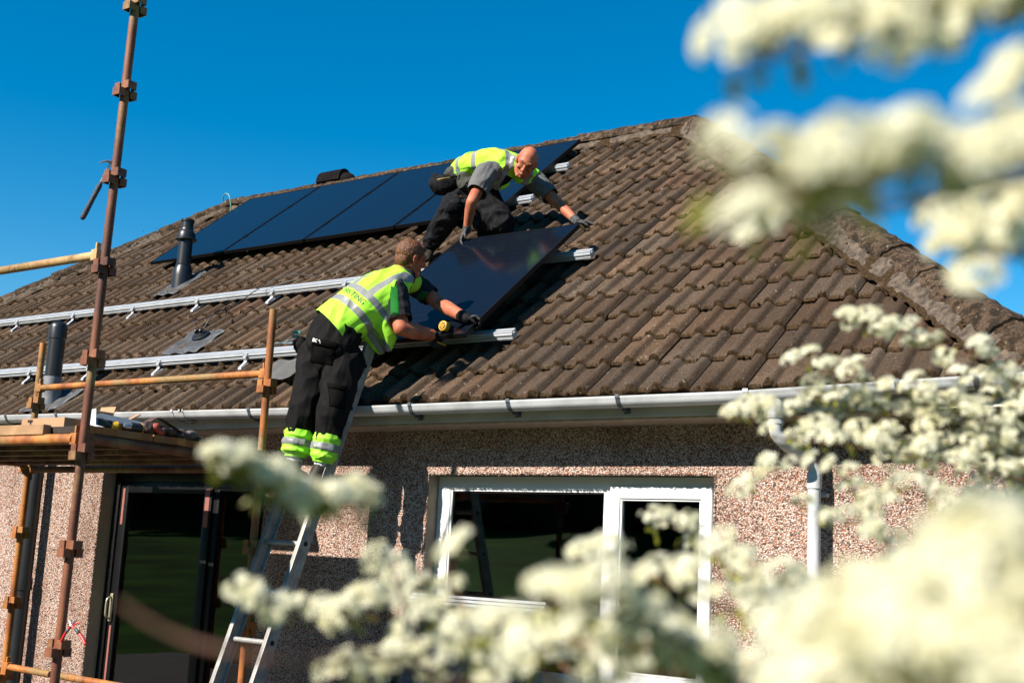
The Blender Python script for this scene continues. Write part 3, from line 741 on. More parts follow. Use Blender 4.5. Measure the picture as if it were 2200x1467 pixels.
# ------------------------------------------------------------------ scaffolding
scaf = empty('scaffolding', (3.7, -1.2, 0), 'rusty orange and brown tube scaffolding with a boarded deck in front of the patio door', 'scaffolding')
def pressing_cup(bm, c, dz=0):
    """four U shaped wedge cups round a standard"""
    c = Vector(c)
    for d, z in ((Vector((1, 0, 0)), .012), (Vector((-1, 0, 0)), .012), (Vector((0, 1, 0)), -.030), (Vector((0, -1, 0)), -.030)):
        t = Vector((-d.y, d.x, 0)); o = c+Vector((0, 0, z))
        box(bm, o+d*.058, (.006, .058, .046), d, t, bev=.0015)
        for s in (-1, 1): box(bm, o+d*.038+t*s*.027, (.044, .006, .046), d, t, bev=.0015)
        box(bm, o+d*.04+Vector((0, 0, .018)), (.036, .05, .005), d, t)
def standard(x, y, z0, z1, cups, mat, lean=0):
    bm = bmesh.new(); z = z0; n = 40
    cyl(bm, (x, y, z0), (x+lean, y, z1), .0245, n=24)
    o = obj('standard', bm, MT[mat], scaf, angle=40)
    for cz in cups:
        bm = bmesh.new(); pressing_cup(bm, (x+lean*(cz-z0)/(z1-z0), y, cz)); obj('wedge_cup', bm, MT['rust' if mat == 'rust' else 'orange'], o)
    return o
SPX1, SPY1 = 5.035, -1.95; SPY2 = -.5
P1z = [onY(x, y, SPY1).z for x, y in ((290, 10), (268, 190), (243, 372), (217, 552), (193, 755), (170, 960), (147, 1168), (122, 1387))]
step = (P1z[0]-P1z[-1])/7
standard(SPX1, SPY1, .02, P1z[0]+.35, [P1z[-1]+step*k for k in range(-1, 8)], 'rust', lean=.06)
standard(2.52, SPY1, .02, 3.6, [.6+.5*k for k in range(6)], 'rust')
P2x = 2.41
standard(P2x, SPY2, .02, onY(95, 737, SPY2).z, [.58, 1.09, 1.60, 2.09, 2.57], 'orange')
P3x = 4.885
standard(P3x, SPY2, .02, onY(588, 665, SPY2).z, [.58, 1.08, 1.58, 2.1, 2.60], 'orange')
def tube(name, a, b, mat, r=.0242, ends=True):
    bm = bmesh.new(); a = Vector(a); b = Vector(b); cyl(bm, a, b, r, n=24)
    d = (b-a).normalized(); t = Vector((-d.y, d.x, 0)).normalized()
    if ends:
        for p, s in ((a, 1), (b, -1)):    # pressed V shaped end with wedge
            box(bm, p-d*s*.012, (.05, .046, .062), d, t, bev=.004); box(bm, p-d*s*.016+Vector((0, 0, -.004)), (.012, .03, .15), d, t, bev=.003)
    return obj(name, bm, MT[mat], scaf, angle=40)
tube('ledger', (P2x+.05, SPY2, 2.678), (P3x-.05, SPY2, 2.678), 'orange')
tube('ledger', (P2x+.05, SPY2, .625), (P3x-.05, SPY2, .60), 'orange')
tube('ledger', (2.57, SPY1, 3.108), (SPX1-.05, SPY1, 3.108), 'ochre')
tube('ledger', (2.57, SPY1, 2.095), (SPX1-.05, SPY1, 2.095), 'orange', r=.030)
tube('ledger', (P2x+.05, SPY2, 2.06), (P3x-.05, SPY2, 2.06), 'rust')
tube('transom', (SPX1, SPY1+.05, 2.10), (P3x+.01, SPY2-.05, 2.10), 'rust', r=.026)
tube('transom', (2.52, SPY1+.05, 2.10), (P2x, SPY2-.05, 2.10), 'rust', r=.026)
tube('transom', (SPX1, SPY1+.05, .60), (P3x+.01, SPY2-.05, .60), 'rust')
DZT = 2.172
rnd = random.Random(4)
for k in range(6):          # boards run along the wall
    y = SPY1+.03+.235*k; bm = bmesh.new(); x1 = 5.03-.012*k-rnd.uniform(0, .03)
    box(bm, ((2.45+x1)/2, y+.11, DZT-.019+rnd.uniform(-.003, .003)), (x1-2.45, .222, .038), bev=.003)
    for s in (0, 1):
        xe = x1 if s else 2.45; box(bm, (xe+(-.006 if s else .006), y+.11, DZT-.0185), (.028, .224, .0395), bev=.001, mi=1)
    obj('board', bm, [MT['darkwood'], MT['orange']], scaf)
for k in range(2):  # unseen inner boards, added for the shadow they throw on the wall
    bm = bmesh.new(); y = SPY2+.06+.225*k; box(bm, (3.45, y+.11, DZT-.03), (2.0, .215, .038), bev=.003); obj('board', bm, MT['darkwood'], scaf)
for k in range(5):
    bm = bmesh.new(); y = SPY1+.10+.30*k; box(bm, (3.72, y, DZT-.075), (2.42, .045, .03), bev=.003); obj('batten', bm, MT['rust'], scaf)
# loose timber resting on the deck edge
def thing(name, bm, mat, label, cat, base, group=None, angle=None, smooth=False):
    o = obj(name, bm, mat, angle=angle, smooth=smooth); rebase(o, Vector(base)); return tag(o, label, cat, group)
bm = bmesh.new(); box(bm, (3.78, SPY1-.002, DZT-.022), (1.90, .05, .055), bev=.003)
thing('timber', bm, MT['wood'], 'pale timber batten lying along the front edge of the scaffold deck', 'timber', (3.75, SPY1, DZT-.03))
def dx(px, Y=-1.75): return onY(px, 905, Y).x
def dy(px, X=4.85): return onX(px, 905, X).y
DT = DZT+.003
# flat carton
Y0 = -1.86; xa, xb, xc = dx(47, Y0), dx(88, Y0), dx(138, Y0)
def open_carton(name, x0, x1, y0, y1, z0, h, label, flaps, group='cardboard cartons on the deck'):
    e = empty(name, ((x0+x1)/2, (y0+y1)/2, z0), label, 'cardboard box', group)
    bm = bmesh.new(); t = .004
    rbox(bm, x0, x1, y0, y0+t, z0, z0+h); rbox(bm, x0, x1, y1-t, y1, z0, z0+h); rbox(bm, x0, x0+t, y0+t, y1-t, z0, z0+h); rbox(bm, x1-t, x1, y0+t, y1-t, z0, z0+h); rbox(bm, x0+t, x1-t, y0+t, y1-t, z0+.001, z0+t)
    obj('carton_body', bm, MT['card'], e)
    for (a, b, ang) in flaps:
        bm = bmesh.new()
        if a == 'x1': d = Vector((cos(ang), 0, sin(ang))); box(bm, Vector((x1, (y0+y1)/2, z0+h))+d*b/2, (b, y1-y0-.01, t), d, (0, 1, 0))
        if a == 'x0': d = Vector((-cos(ang), 0, sin(ang))); box(bm, Vector((x0, (y0+y1)/2, z0+h))+d*b/2, (b, y1-y0-.01, t), d, (0, 1, 0))
        if a == 'y0': d = Vector((0, -cos(ang), sin(ang))); box(bm, Vector(((x0+x1)/2, y0, z0+h))+d*b/2, (x1-x0-.01, b, t), (1, 0, 0), d)
        if a == 'y1': d = Vector((0, cos(ang), sin(ang))); box(bm, Vector(((x0+x1)/2, y1, z0+h))+d*b/2, (x1-x0-.01, b, t), (1, 0, 0), d)
        obj('flap', bm, MT['card'], e)
    return e
e = open_carton('cardboard_box', xa, xc, Y0, Y0+.16, DT, .055, 'low brown cardboard box with a dark slot, left on the deck', [('y1', .12, .15)])
bm = bmesh.new(); box(bm, ((xa*.55+xb*.45), Y0-.0012, DT+.040), (.045, .002, .014)); box(bm, ((xa*.55+xb*.45)+.006, Y0-.0012, DT+.026), (.012, .002, .022)); obj('slot', bm, MT['darkwood'], e)
open_carton('cardboard_box', dx(150), dx(184), -1.75, -1.58, DT, .055, 'small open cardboard box with raised flaps beside the tall standard', [('x0', .14, .12), ('y1', .1, 1.3), ('x1', .06, 1.2)])
# bent silver sheet
bm = bmesh.new(); X = 4.90; ya, yb = dy(214, X), dy(305, X)
P = [(ya, DT+.085), (yb, DT+.052)]
v = [bm.verts.new(p) for p in ((X, ya, DT+.088), (X+.02, yb, DT+.070), (X-.14, yb+.02, DT+.045), (X-.14, ya, DT+.060))]; bm.faces.new(v)
v2 = [bm.verts.new(p) for p in ((X+.0, ya, DT+.088), (X+.02, yb, DT+.070), (X+.055, yb, DT+.030), (X+.03, ya-.0, DT+.055))]; bm.faces.new(v2[::-1])
v3 = [bm.verts.new(p) for p in ((X+.02, yb, DT+.070), (X+.055, yb, DT+.030), (X-.0, yb+.09, DT+.01), (X-.03, yb+.09, DT+.045))]; bm.faces.new(v3)
bmesh.ops.solidify(bm, geom=bm.faces[:], thickness=.003)
thing('foil_tray', bm, simple('pale_blue_foil', (.42, .50, .58), .4, metal=.1, var=.2, scale=8), 'shiny pale blue folded tray lying over the drills on the deck', 'tray', (X, (ya+yb)/2, DT))
bm = bmesh.new(); a = Vector((X-.1, dy(262, X-.1), DT+.06)); d = Vector((0, .75, .42)).normalized(); box(bm, a+d*.06, (.035, .14, .006), (1, 0, 0), d)
thing('card_offcut', bm, MT['card'], 'thin cardboard offcut poking up behind the silver tray', 'offcut', a)
bm = bmesh.new(); x = dx(196, -1.80); box(bm, (x, -1.80, DT+.05), (.085, .003, .11), (cos(.4), 0, sin(.12)), (0, 1, 0)); box(bm, (x+.06, -1.83, DT+.012), (.14, .05, .003), (cos(.2), 0, -sin(.2)), (0, 1, 0))
thing('paper_sleeve', bm, simple('white_card', (.62, .62, .64), .7, var=.1), 'crumpled white card sleeve standing against the tall standard', 'card', (x, -1.8, DT))
def power_drill(o, d, up, s, label, group='cordless drills'):
    """body along d, handle along -up, battery foot"""
    o = Vector(o); d = Vector(d).normalized(); up = (Vector(up)-d*Vector(up).dot(d)).normalized(); sd_ = d.cross(up)
    e = empty('cordless_drill', o, label, 'drill', group)
    bm = bmesh.new(); loft(bm, [o-d*.075*s, o-d*.07*s, o+d*.03*s, o+d*.05*s], [.026*s, .032*s, .032*s, .026*s], n=18); 
    loft(bm, smooth_path([o-d*.02*s, o-d*.03*s-up*.06*s, o-d*.015*s-up*.115*s], 4), [(.019*s, .017*s)]*9, side=d, n=12)
    obj('drill_body', bm, MTD['black'], e, angle=40)
    bm = bmesh.new(); loft(bm, [o-d*.078*s, o-d*.076*s, o-d*.04*s, o-d*.038*s], [.031*s, .0335*s, .034*s, .033*s], n=20)
    loft(bm, [o-d*.0765*s, o-d*.0785*s], [.026*s, .026*s], n=20, mi=1)
    for k in range(3): box(bm, o-d*.08*s+sd_*(k-1)*.013*s, (.004, .006*s, .034*s), d, sd_, up)
    obj('rear_cap', bm, [MTD['yellow'], MTD['black']], e, angle=40)
    bm = bmesh.new(); loft(bm, [o+d*.05*s, o+d*.06*s, o+d*.09*s, o+d*.105*s], [.024*s, .023*s, .022*s, .010*s], n=16); obj('chuck', bm, MTD['steel'], e, angle=40)
    bm = bmesh.new(); box(bm, o-d*.01*s-up*.135*s, (.105*s, .062*s, .045*s), d, sd_, up, bev=.006*s); obj('battery', bm, MTD['black'], e, angle=40)
    bm = bmesh.new(); box(bm, o-d*.01*s-up*.117*s, (.095*s, .058*s, .018*s), d, sd_, up, bev=.004*s); box(bm, o-d*.005*s-up*.025*s, (.05*s, .066*s, .03*s), d, sd_, up, bev=.006*s); obj('trim', bm, MTD['yellow'], e, angle=40)
    return e
MTD = dict(black=simple('tool_black', (.015, .015, .017), .45), yellow=simple('tool_yellow', (.75, .42, .02), .4, var=.1), steel=simple('tool_steel', (.4, .4, .42), .35, metal=.8))
X = 4.90
power_drill((X, dy(225, X), DT+.028), (-.3, -.9, .05), (1, -.2, .08), .92, 'black and yellow drill lying half under the silver tray')
power_drill((X+.03, dy(285, X), DT+.030), (.1, -1, .0), (1, .1, .06), .92, 'black and yellow drill with its silver chuck pointing at the tall standard')
# heap of leather tool belt
def lumpy(name, spots, mat, parent=None, voxel=.006, fold=.004, freq=22, smooth=3):
    bm = bmesh.new()
    for c, r, sc in spots: ball(bm, c, r, sc)
    return remesh_obj(name, bm, voxel, mat, parent, fold, freq, smooth)
def remesh_mesh(bm, voxel, iters=2):
    me = bpy.data.meshes.new('tmp'); bm.to_mesh(me); bm.free()
    o = bpy.data.objects.new('tmp', me); COL.objects.link(o)
    m = o.modifiers.new('r', 'REMESH'); m.mode = 'VOXEL'; m.voxel_size = voxel
    if iters: s = o.modifiers.new('s', 'SMOOTH'); s.factor = .5; s.iterations = iters
    dg = bpy.context.evaluated_depsgraph_get(); ev = o.evaluated_get(dg)
    out = bpy.data.meshes.new_from_object(ev); bpy.data.objects.remove(o); bpy.data.meshes.remove(me)
    out.materials.clear(); return out
def displace(me, amp, freq, stretch=None, seed=0, mask=None):
    """cloth like folds along the normals"""
    if not amp: return
    n = len(me.vertices); co = np.empty(n*3, np.float32); me.vertices.foreach_get('co', co); co = co.reshape(-1, 3)
    no = np.array([v.normal[:] for v in me.vertices], np.float32)
    d = np.zeros(n, np.float32); sv = Vector((seed*3.1, seed*1.7, seed))
    for i in range(n):
        p = Vector(co[i])
        if stretch is not None: a, k = stretch; p = p + a*(p.dot(a)*(k-1))
        q = p*freq+sv
        w = noise.noise_vector(q*.5)*.6
        v = 1-abs(noise.noise(q+w))*2.2
        d[i] = amp*(v*.8-.3+.35*noise.noise(q*2.3+w))
        if mask is not None: d[i] *= mask(Vector(co[i]))
    co += no*d[:, None]; me.vertices.foreach_set('co', co.ravel()); me.update()
def remesh_obj(name, bm, voxel, mat, parent=None, fold=0, freq=12, smooth=2, stretch=None, seed=0, mask=None):
    me = remesh_mesh(bm, voxel, smooth); displace(me, fold, freq, stretch, seed, mask)
    return link(name, me, mat, parent, smooth=True)
X = 4.93
tb = empty('tool_belt', (X, dy(345, X), DT), 'heap of dark leather tool belt with red pouch at the far end of the deck', 'tool belt')
y1 = dy(320, X)
lumpy('leather_pouch', [((X, y1, DT+.035), .05, (1, 1.2, .9)), ((X, y1+.12, DT+.03), .055, (1, 1.5, .6)), ((X+.01, y1+.25, DT+.02), .045, (1, 1.4, .7)), ((X, y1+.37, DT+.012), .035, (1, 1.6, .6))], simple('dark_leather', (.05, .025, .018), .6, var=.5, scale=30), tb, fold=.008)
lumpy('red_pouch', [((X+.045, y1+.02, DT+.045), .022, (1, 1.3, 1.2)), ((X+.05, y1+.05, DT+.02), .02, (1, 1.5, 1))], simple('red_cloth', (.32, .05, .03), .7, var=.3), tb, fold=.004)
bm = bmesh.new(); loft(bm, smooth_path([(X, y1-.03, DT+.06), (X-.01, y1+.06, DT+.105), (X, y1+.16, DT+.07), (X+.02, y1+.24, DT+.035), (X+.01, y1+.38, DT+.025)], 6), [(.004, .024)]*25, side=Vector((0, .5, .86)), n=8); obj('strap', bm, simple('strap_leather', (.10, .055, .04), .55, var=.4), tb, smooth=True)
lumpy('grey_glove', [((X+.02, y1+.30, DT+.035), .03, (1, 1.7, .8))], simple('grey_fabric', (.12, .11, .11), .8, var=.3), tb, fold=.005)

# hammer hooked on the tall standard
hz = P1z[-1]+step*5
e = empty('hammer', (SPX1-.05, SPY1-.03, hz), 'claw hammer with dark blue rubber grip hooked on the tall rusty standard', 'hammer')
a = onY(240, 349, SPY1+.04); c = onY(178, 467, SPY1-.02)
bm = bmesh.new(); loft(bm, [a, a.lerp(c, .38)], [.0075, .0085], n=10)
obj('shaft', bm, MT['alu'], e, smooth=True)
bm = bmesh.new(); p = a.lerp(c, .38); loft(bm, [p, p.lerp(c, .08), p.lerp(c, .5), p.lerp(c, .9), c], [.010, .0155, .0145, .0165, .0155], n=14, caps='round'); obj('grip', bm, simple('blue_rubber', (.03, .045, .085), .6, var=.6, scale=90, bump=.5, bscale=200), e, smooth=True)
bm = bmesh.new(); h = (a-c).normalized(); s_ = h.cross(Vector((.3, 1, 0))).normalized(); t_ = Vector((.3, 1, 0)).normalized()
loft(bm, [a+t_*.045, a+t_*.03, a, a-t_*.03, a-t_*.06-h*.02], [.011, .009, .010, (.007, .009), (.003, .008)], n=12); obj('hammer_head', bm, MTD['steel'], e, angle=40)
# pliers hung on a cup
e = empty('pliers', onY(163, 1350, SPY1-.04), 'red handled side cutters hanging open on a cup of the tall standard', 'pliers')
YP = SPY1-.045; f_ = lambda x, y, o=0: onY(x, y, YP+o)
red = simple('red_handle', (.5, .02, .02), .4); grey = simple('grey_handle', (.07, .07, .075), .5)
pv = f_(154, 1343)
bm = bmesh.new(); loft(bm, [f_(149, 1331), f_(152, 1338), pv, f_(151, 1346)], [.003, .007, .010, .006], n=8); loft(bm, [f_(161, 1332), f_(157, 1338), pv, f_(158, 1347)], [.003, .007, .010, .006], n=8); obj('jaws', bm, MTD['steel'], e, angle=40)
bm = bmesh.new(); loft(bm, smooth_path([f_(151, 1346), f_(143, 1356), f_(136, 1368), f_(132, 1376)], 4), .0075, n=10, caps='round'); obj('handle', bm, red, e, smooth=True)
bm = bmesh.new(); loft(bm, smooth_path([f_(158, 1347), f_(168, 1357), f_(177, 1370), f_(183, 1382)], 4), .0080, n=10, caps='round'); obj('handle', bm, red, e, smooth=True)
bm = bmesh.new(); loft(bm, [f_(161, 1349, -.004), f_(170, 1360, -.004)], .0078, n=8); loft(bm, [f_(148, 1350, -.004), f_(142, 1358, -.004)], .0074, n=8); obj('handle_inlay', bm, grey, e, smooth=True)
bm = bmesh.new(); loft(bm, [pv, f_(175, 1335)], [.0045, .003], n=8); obj('spring', bm, red, e, smooth=True)

# ------------------------------------------------------------------ ladder
LA = radians(70.0); LD = Vector((0, cos(LA), sin(LA))); LN = Vector((0, -sin(LA), cos(LA))); L0 = Vector((5.331, -.22, 2.496)); LW = .35
lad = empty('ladder', L0+LD*(-2.656), 'worn aluminium ladder leaning on the white gutter', 'ladder')
def lp(x, t, n=0): return L0+Vector((x, 0, 0))+LD*t+LN*n
for x in (0, -LW):
    s = -1 if x == 0 else 1; bm = bmesh.new()
    # C channel: web outside, two flanges
    web = .004
    a, b = -2.65, .64
    box(bm, lp(x+s*web/2, (a+b)/2, -.045), (web, b-a, .090), (1, 0, 0), LD, LN)
    for n in (-.003, -.087): box(bm, lp(x+s*(web+.013), (a+b)/2, n), (.026, b-a, .006), (1, 0, 0), LD, LN, bev=.001)
    box(bm, lp(x+s*.002, (a+b)/2, -.030), (.0075, b-a, .006), (1, 0, 0), LD, LN); box(bm, lp(x+s*.002, (a+b)/2, -.060), (.0075, b-a, .006), (1, 0, 0), LD, LN)
    st = obj('stile', bm, MT['alu_dull'], lad)
    bm = bmesh.new(); box(bm, lp(x+s*.016, b-.01, -.045), (.036, .05, .094), (1, 0, 0), LD, LN, bev=.006); obj('end_cap', bm, MT['black_plastic'], st)
RT = [-.93+.31*k for k in range(-5, 6)]
for t in RT:
    if t > .6: continue
    bm = bmesh.new(); loft(bm, [lp(-.004, t, -.045), lp(-LW+.004, t, -.045)], .0155, n=16); r = obj('rung', bm, MT['alu_rung'], lad, angle=40)
    bm = bmesh.new()
    for x in (.0022, -LW-.0022): loft(bm, [lp(x-.0025, t, -.045), lp(x+.0025, t, -.045)], .0150, n=14)
    obj('rung_end', bm, MT['black_frame'], r)
# ------------------------------------------------------------------ people
def skin_mat(name, col, col2):
    m, nt, b = M(name)
    c = ramp(nt, [(.35, col2), (.6, col)], nz(nt, 14, 5))
    at_ = nt.nodes.new('ShaderNodeAttribute'); at_.attribute_name = 'mask'
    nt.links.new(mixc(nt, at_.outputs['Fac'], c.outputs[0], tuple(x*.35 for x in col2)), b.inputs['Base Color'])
    b.inputs['Roughness'].default_value = .58; b.inputs['Specular IOR Level'].default_value = .3; b.inputs['Subsurface Weight'].default_value = .12; b.inputs['Subsurface Radius'].default_value = (1, .35, .2); b.inputs['Subsurface Scale'].default_value = .01
    bumpn(nt, b, nz(nt, 260, 3), .12, .002); return m
def vest_mat(name):
    m, nt, b = M(name)
    at_ = nt.nodes.new('ShaderNodeAttribute'); at_.attribute_name = 'mask'
    r = ramp(nt, [(.46, (0, 0, 0)), (.54, (1, 1, 1))], at_.outputs['Fac'])
    nt.links.new(mixc(nt, r.outputs[0], (.345, .78, .03), (.20, .205, .20)), b.inputs['Base Color'])
    mr = nt.nodes.new('ShaderNodeMapRange'); mr.inputs[3].default_value = .75; mr.inputs[4].default_value = .4; nt.links.new(r.outputs[0], mr.inputs[0]); nt.links.new(mr.outputs[0], b.inputs['Roughness'])
    bumpn(nt, b, nz(nt, 420, 2), .12, .001); return m
MP = dict(vest=vest_mat('hi_vis_fabric'), hivis=simple('hi_vis_cuff', (.30, .72, .03), .7, bump=.1, bscale=300), refl=simple('reflective_tape', (.18, .185, .185), .5, bump=.2),
    trouser=simple('black_work_cloth', (.0085, .0075, .007), .85, spec=.12, col2=(.0045, .0045, .005), scale=20, bump=.3, bscale=260),
    trouserB=simple('charcoal_work_cloth', (.012, .012, .0145), .85, spec=.12, col2=(.006, .006, .008), scale=20, bump=.3, bscale=260),
    tshirt=simple('grey_tshirt', (.13, .13, .13), .85, spec=.12, col2=(.10, .10, .105), scale=60, bump=.3, bscale=300), navy=simple('charcoal_shirt', (.018, .019, .021), .85, spec=.12, bump=.2, bscale=300),
    green=simple('green_panel', (.03, .26, .045), .8, spec=.12), glove=simple('dark_glove', (.008, .008, .010), .7, spec=.12, bump=.3, bscale=200), gloveg=simple('grey_glove_cloth', (.10, .10, .10), .8, spec=.12, col2=(.035, .035, .04), scale=50, bump=.3, bscale=150),
    sock=simple('pale_sock', (.5, .5, .52), .85, var=.15), boot=simple('boot_leather', (.03, .025, .02), .5, spec=.12), white=simple('white_print', (.7, .7, .7), .6), ink=simple('dark_print', (.02, .03, .02), .6), eye=simple('eye_white', (.22, .17, .14), .3), iris=simple('iris', (.03, .02, .015), .2))
skA = skin_mat('ruddy_skin', (.42, .135, .07), (.31, .08, .042)); skB = skin_mat('tanned_skin', (.44, .15, .08), (.33, .09, .05))
def hair_mat():
    m, nt, b = M('ginger_brown_hair')
    c = ramp(nt, [(.3, (.022, .007, .003)), (.52, (.11, .034, .009)), (.68, (.27, .10, .028))], nz(nt, 90, 5, rough=.7))
    nt.links.new(c.outputs[0], b.inputs['Base Color']); b.inputs['Roughness'].default_value = .6; bumpn(nt, b, nz(nt, 300, 4), .8, .004); return m
def axes(fwd, up):
    f = Vector(fwd).normalized(); u = Vector(up); u = (u-f*u.dot(f)).normalized(); r = f.cross(u)      # r = person's right
    return Matrix((r, f, u)).transposed(), r, f, u
def head_prims(bm, c, Rm, k=1.0, hair=0.0):
    """Rm columns: right, forward, up"""
    P = lambda x, y, z: Vector(c)+Rm @ Vector((x, y, z))*k
    ball(bm, P(0, -.014, .034), 1, (.076*k+hair, .098*k+hair, .086*k+hair), Rm, 24)
    if hair: return
    ball(bm, P(0, .030, .020), 1, (.068*k, .068*k, .066*k), Rm, 20)      # forehead
    ball(bm, P(0, .028, -.040), 1, (.058*k, .062*k, .066*k), Rm, 20)     # midface
    loft(bm, [P(-.056, -.02, -.045), P(-.050, .02, -.078), P(-.024, .062, -.100), P(.024, .062, -.100), P(.050, .02, -.078), P(.056, -.02, -.045)], [.020*k, .019*k, .019*k, .019*k, .019*k, .020*k], n=10, caps='round')
    ball(bm, P(0, .040, -.078), 1, (.034*k, .036*k, .030*k), Rm, 12)
    ball(bm, P(0, .066, -.100), 1, (.022*k, .018*k, .017*k), Rm, 12)     # chin
    loft(bm, [P(0, .090, .022), P(0, .102, .002), P(0, .113, -.022)], [.009*k, .010*k, .0135*k], n=10, caps='round')   # nose
    for s in (-1, 1):
        ball(bm, P(s*.012, .102, -.026), .009*k, seg=10)
        ball(bm, P(s*.040, .066, -.022), 1, (.024*k, .020*k, .020*k), Rm, 12)  # cheekbone
        loft(bm, [P(s*.012, .092, .030), P(s*.034, .086, .036), P(s*.058, .062, .028)], [.008*k, .0095*k, .008*k], n=8, caps='round')  # brow
        # ear
        loft(bm, smooth_path([P(s*.074, .000, -.028), P(s*.084, -.018, -.015), P(s*.088, -.026, .008), P(s*.084, -.016, .026), P(s*.077, .004, .022)], 3), .0062*k, n=8, caps='round')
        ball(bm, P(s*.077, -.008, -.002), 1, (.006*k, .016*k, .024*k), Rm, 10)
    loft(bm, [P(-.024, .084, -.064), P(0, .096, -.060), P(.024, .084, -.064)], [.0045*k, .0068*k, .0045*k], n=8, caps='round')
    loft(bm, [P(-.020, .083, -.074), P(0, .093, -.074), P(.020, .083, -.074)], [.0045*k, .0068*k, .0045*k], n=8, caps='round')
def face_parts(parent, c, Rm, k=1.0):
    P = lambda x, y, z: Vector(c)+Rm @ Vector((x, y, z))*k
    for s in (-1, 1):
        bm = bmesh.new(); ball(bm, P(s*.030, .076, .012), .0118*k, seg=14); e = obj('eye', bm, MP['eye'], parent, smooth=True)
        bm = bmesh.new(); ball(bm, P(s*.030, .0855, .011), .0048*k, seg=10); obj('iris', bm, MP['iris'], e, smooth=True)
        bm = bmesh.new(); loft(bm, [P(s*.016, .0965, .036), P(s*.034, .0925, .042), P(s*.052, .077, .037)], [.0016*k, .0026*k, .0016*k], n=6); obj('eyebrow', bm, MP['browhair'], parent)
    bm = bmesh.new(); loft(bm, [P(-.022, .089, -.0685), P(0, .0985, -.0675), P(.022, .089, -.0685)], [.0016*k, .0028*k, .0016*k], n=6); obj('mouth', bm, simple('lip_line', (.14, .03, .025), .5), parent)
MP['browhair'] = simple('brow_hair', (.14, .05, .03), .8)
def hand_prims(bm, w, d, nrm, k=1.0, curl=(.5, .6, .5), spread=.10, thumb=1, lengths=(.072, .080, .075, .060), thumb_out=.8):
    """w wrist, d pointing direction, nrm palm normal (fingers curl toward it), thumb side +1/-1"""
    d = Vector(d).normalized(); n_ = Vector(nrm); n_ = (n_-d*n_.dot(d)).normalized(); s = d.cross(n_)*thumb
    w = Vector(w)
    loft(bm, [w-d*.02*k, w+d*.02*k, w+d*.055*k, w+d*.088*k], [(.026*k, .021*k), (.034*k, .018*k), (.042*k, .0165*k), (.040*k, .013*k)], side=s, n=14, caps='round')
    for i, L in enumerate(lengths):
        off = (1.5-i)*.0195*k; base = w+d*(.086-.004*abs(1.3-i))*k+s*off; p = base-d*.012*k; pts = [p]; rad = [.0098*k]; a = 0; p = base
        sp = (1.5-i)*spread*.5
        for j, fr in enumerate((.45, .30, .25)):
            pts.append(p); rad.append((.0096-.0009*j)*k)
            a += curl[j]*(1+.08*i); dd = (d*cos(a)+n_*sin(a)+s*sin(sp)*cos(a)).normalized(); p = p+dd*L*fr*k
        pts.append(p); rad.append(.0070*k)
        loft(bm, pts, rad, n=10, caps='round')
    b = w+d*.022*k+s*.030*k+n_*.004*k; t1 = b+(d*.55+s*thumb_out*.75+n_*.25).normalized()*.036*k; t2 = t1+(d*.8+s*.15+n_*.55).normalized()*.028*k; t3 = t2+(d*.85-s*.1+n_*.5).normalized()*.020*k
    loft(bm, [b-s*.01*k, b, t1, t2, t3], [.012*k, .0135*k, .0115*k, .0100*k, .0080*k], n=10, caps='round')
def bvh_of(o):
    me = o.data; off = Vector((0, 0, 0)); p = o
    while p: off += p.location; p = p.parent
    return BVHTree.FromPolygons([v.co+off for v in me.vertices], [tuple(f.vertices) for f in me.polygons])
def patch(name, tree, quad, mat, parent, t=.006, n=10, puff=.0, dirn=None):
    """cloth patch laid on a surface: quad = four survey points; returns object"""
    bm = bmesh.new(); G = []
    for j in range(n+1):
        row = []
        for i in range(n+1):
            u, v = i/n, j/n
            x = (quad[0][0]*(1-u)+quad[1][0]*u)*(1-v)+(quad[3][0]*(1-u)+quad[2][0]*u)*v
            y = (quad[0][1]*(1-u)+quad[1][1]*u)*(1-v)+(quad[3][1]*(1-u)+quad[2][1]*u)*v
            hit = tree.ray_cast(CAM, ray(x, y).normalized())
            if hit[0] is None: row.append(None); continue
            p, nn = hit[0], hit[1]
            if nn.dot(ray(x, y)) > 0: nn = -nn
            edge = min(1, 4*min(u, 1-u, v, 1-v)+.25)
            row.append(bm.verts.new(p+nn*(t*edge+puff*sin(pi*u)*sin(pi*v))))
        G.append(row)
    for j in range(n):
        for i in range(n):
            q = (G[j][i], G[j+1][i], G[j+1][i+1], G[j][i+1])
            if all(q): bm.faces.new(q)
    bmesh.ops.solidify(bm, geom=bm.faces[:], thickness=-.004)
    return obj(name, bm, mat, parent, smooth=True)
def lettering(name, text, tree, origin, ex, ey, size, mat, parent, lift=.0015, back=None):
    """flat letters wrapped on a surface: origin + ex*x + ey*y cast along -back"""
    cu = bpy.data.curves.new('t', 'FONT'); cu.body = text; cu.size = size; cu.align_x = 'CENTER'; cu.align_y = 'CENTER'; cu.offset = size*.012
    o = bpy.data.objects.new('t', cu); COL.objects.link(o); dg = bpy.context.evaluated_depsgraph_get(); me = bpy.data.meshes.new_from_object(o.evaluated_get(dg)); bpy.data.objects.remove(o)
    for v in me.vertices:
        p = Vector(origin)+Vector(ex)*v.co.x+Vector(ey)*v.co.y
        hit = tree.ray_cast(p+Vector(back)*.4, -Vector(back))
        v.co = (hit[0]+Vector(back)*lift) if hit[0] is not None else p
    return link(name, me, mat, parent)
def limb(bm, pts, radii, n=16): loft(bm, smooth_path(pts, 3), [radii[0]]+[radii[i]*(1-k/3)+radii[i+1]*k/3 for i in range(len(radii)-1) for k in range(3)][1:]+[radii[-1]], n=n, caps='round')
def setmask(me, fn, off):
    at_ = me.attributes.new('mask', 'FLOAT', 'POINT'); at_.data.foreach_set('value', np.array([fn(v.co+off) for v in me.vertices], np.float32))
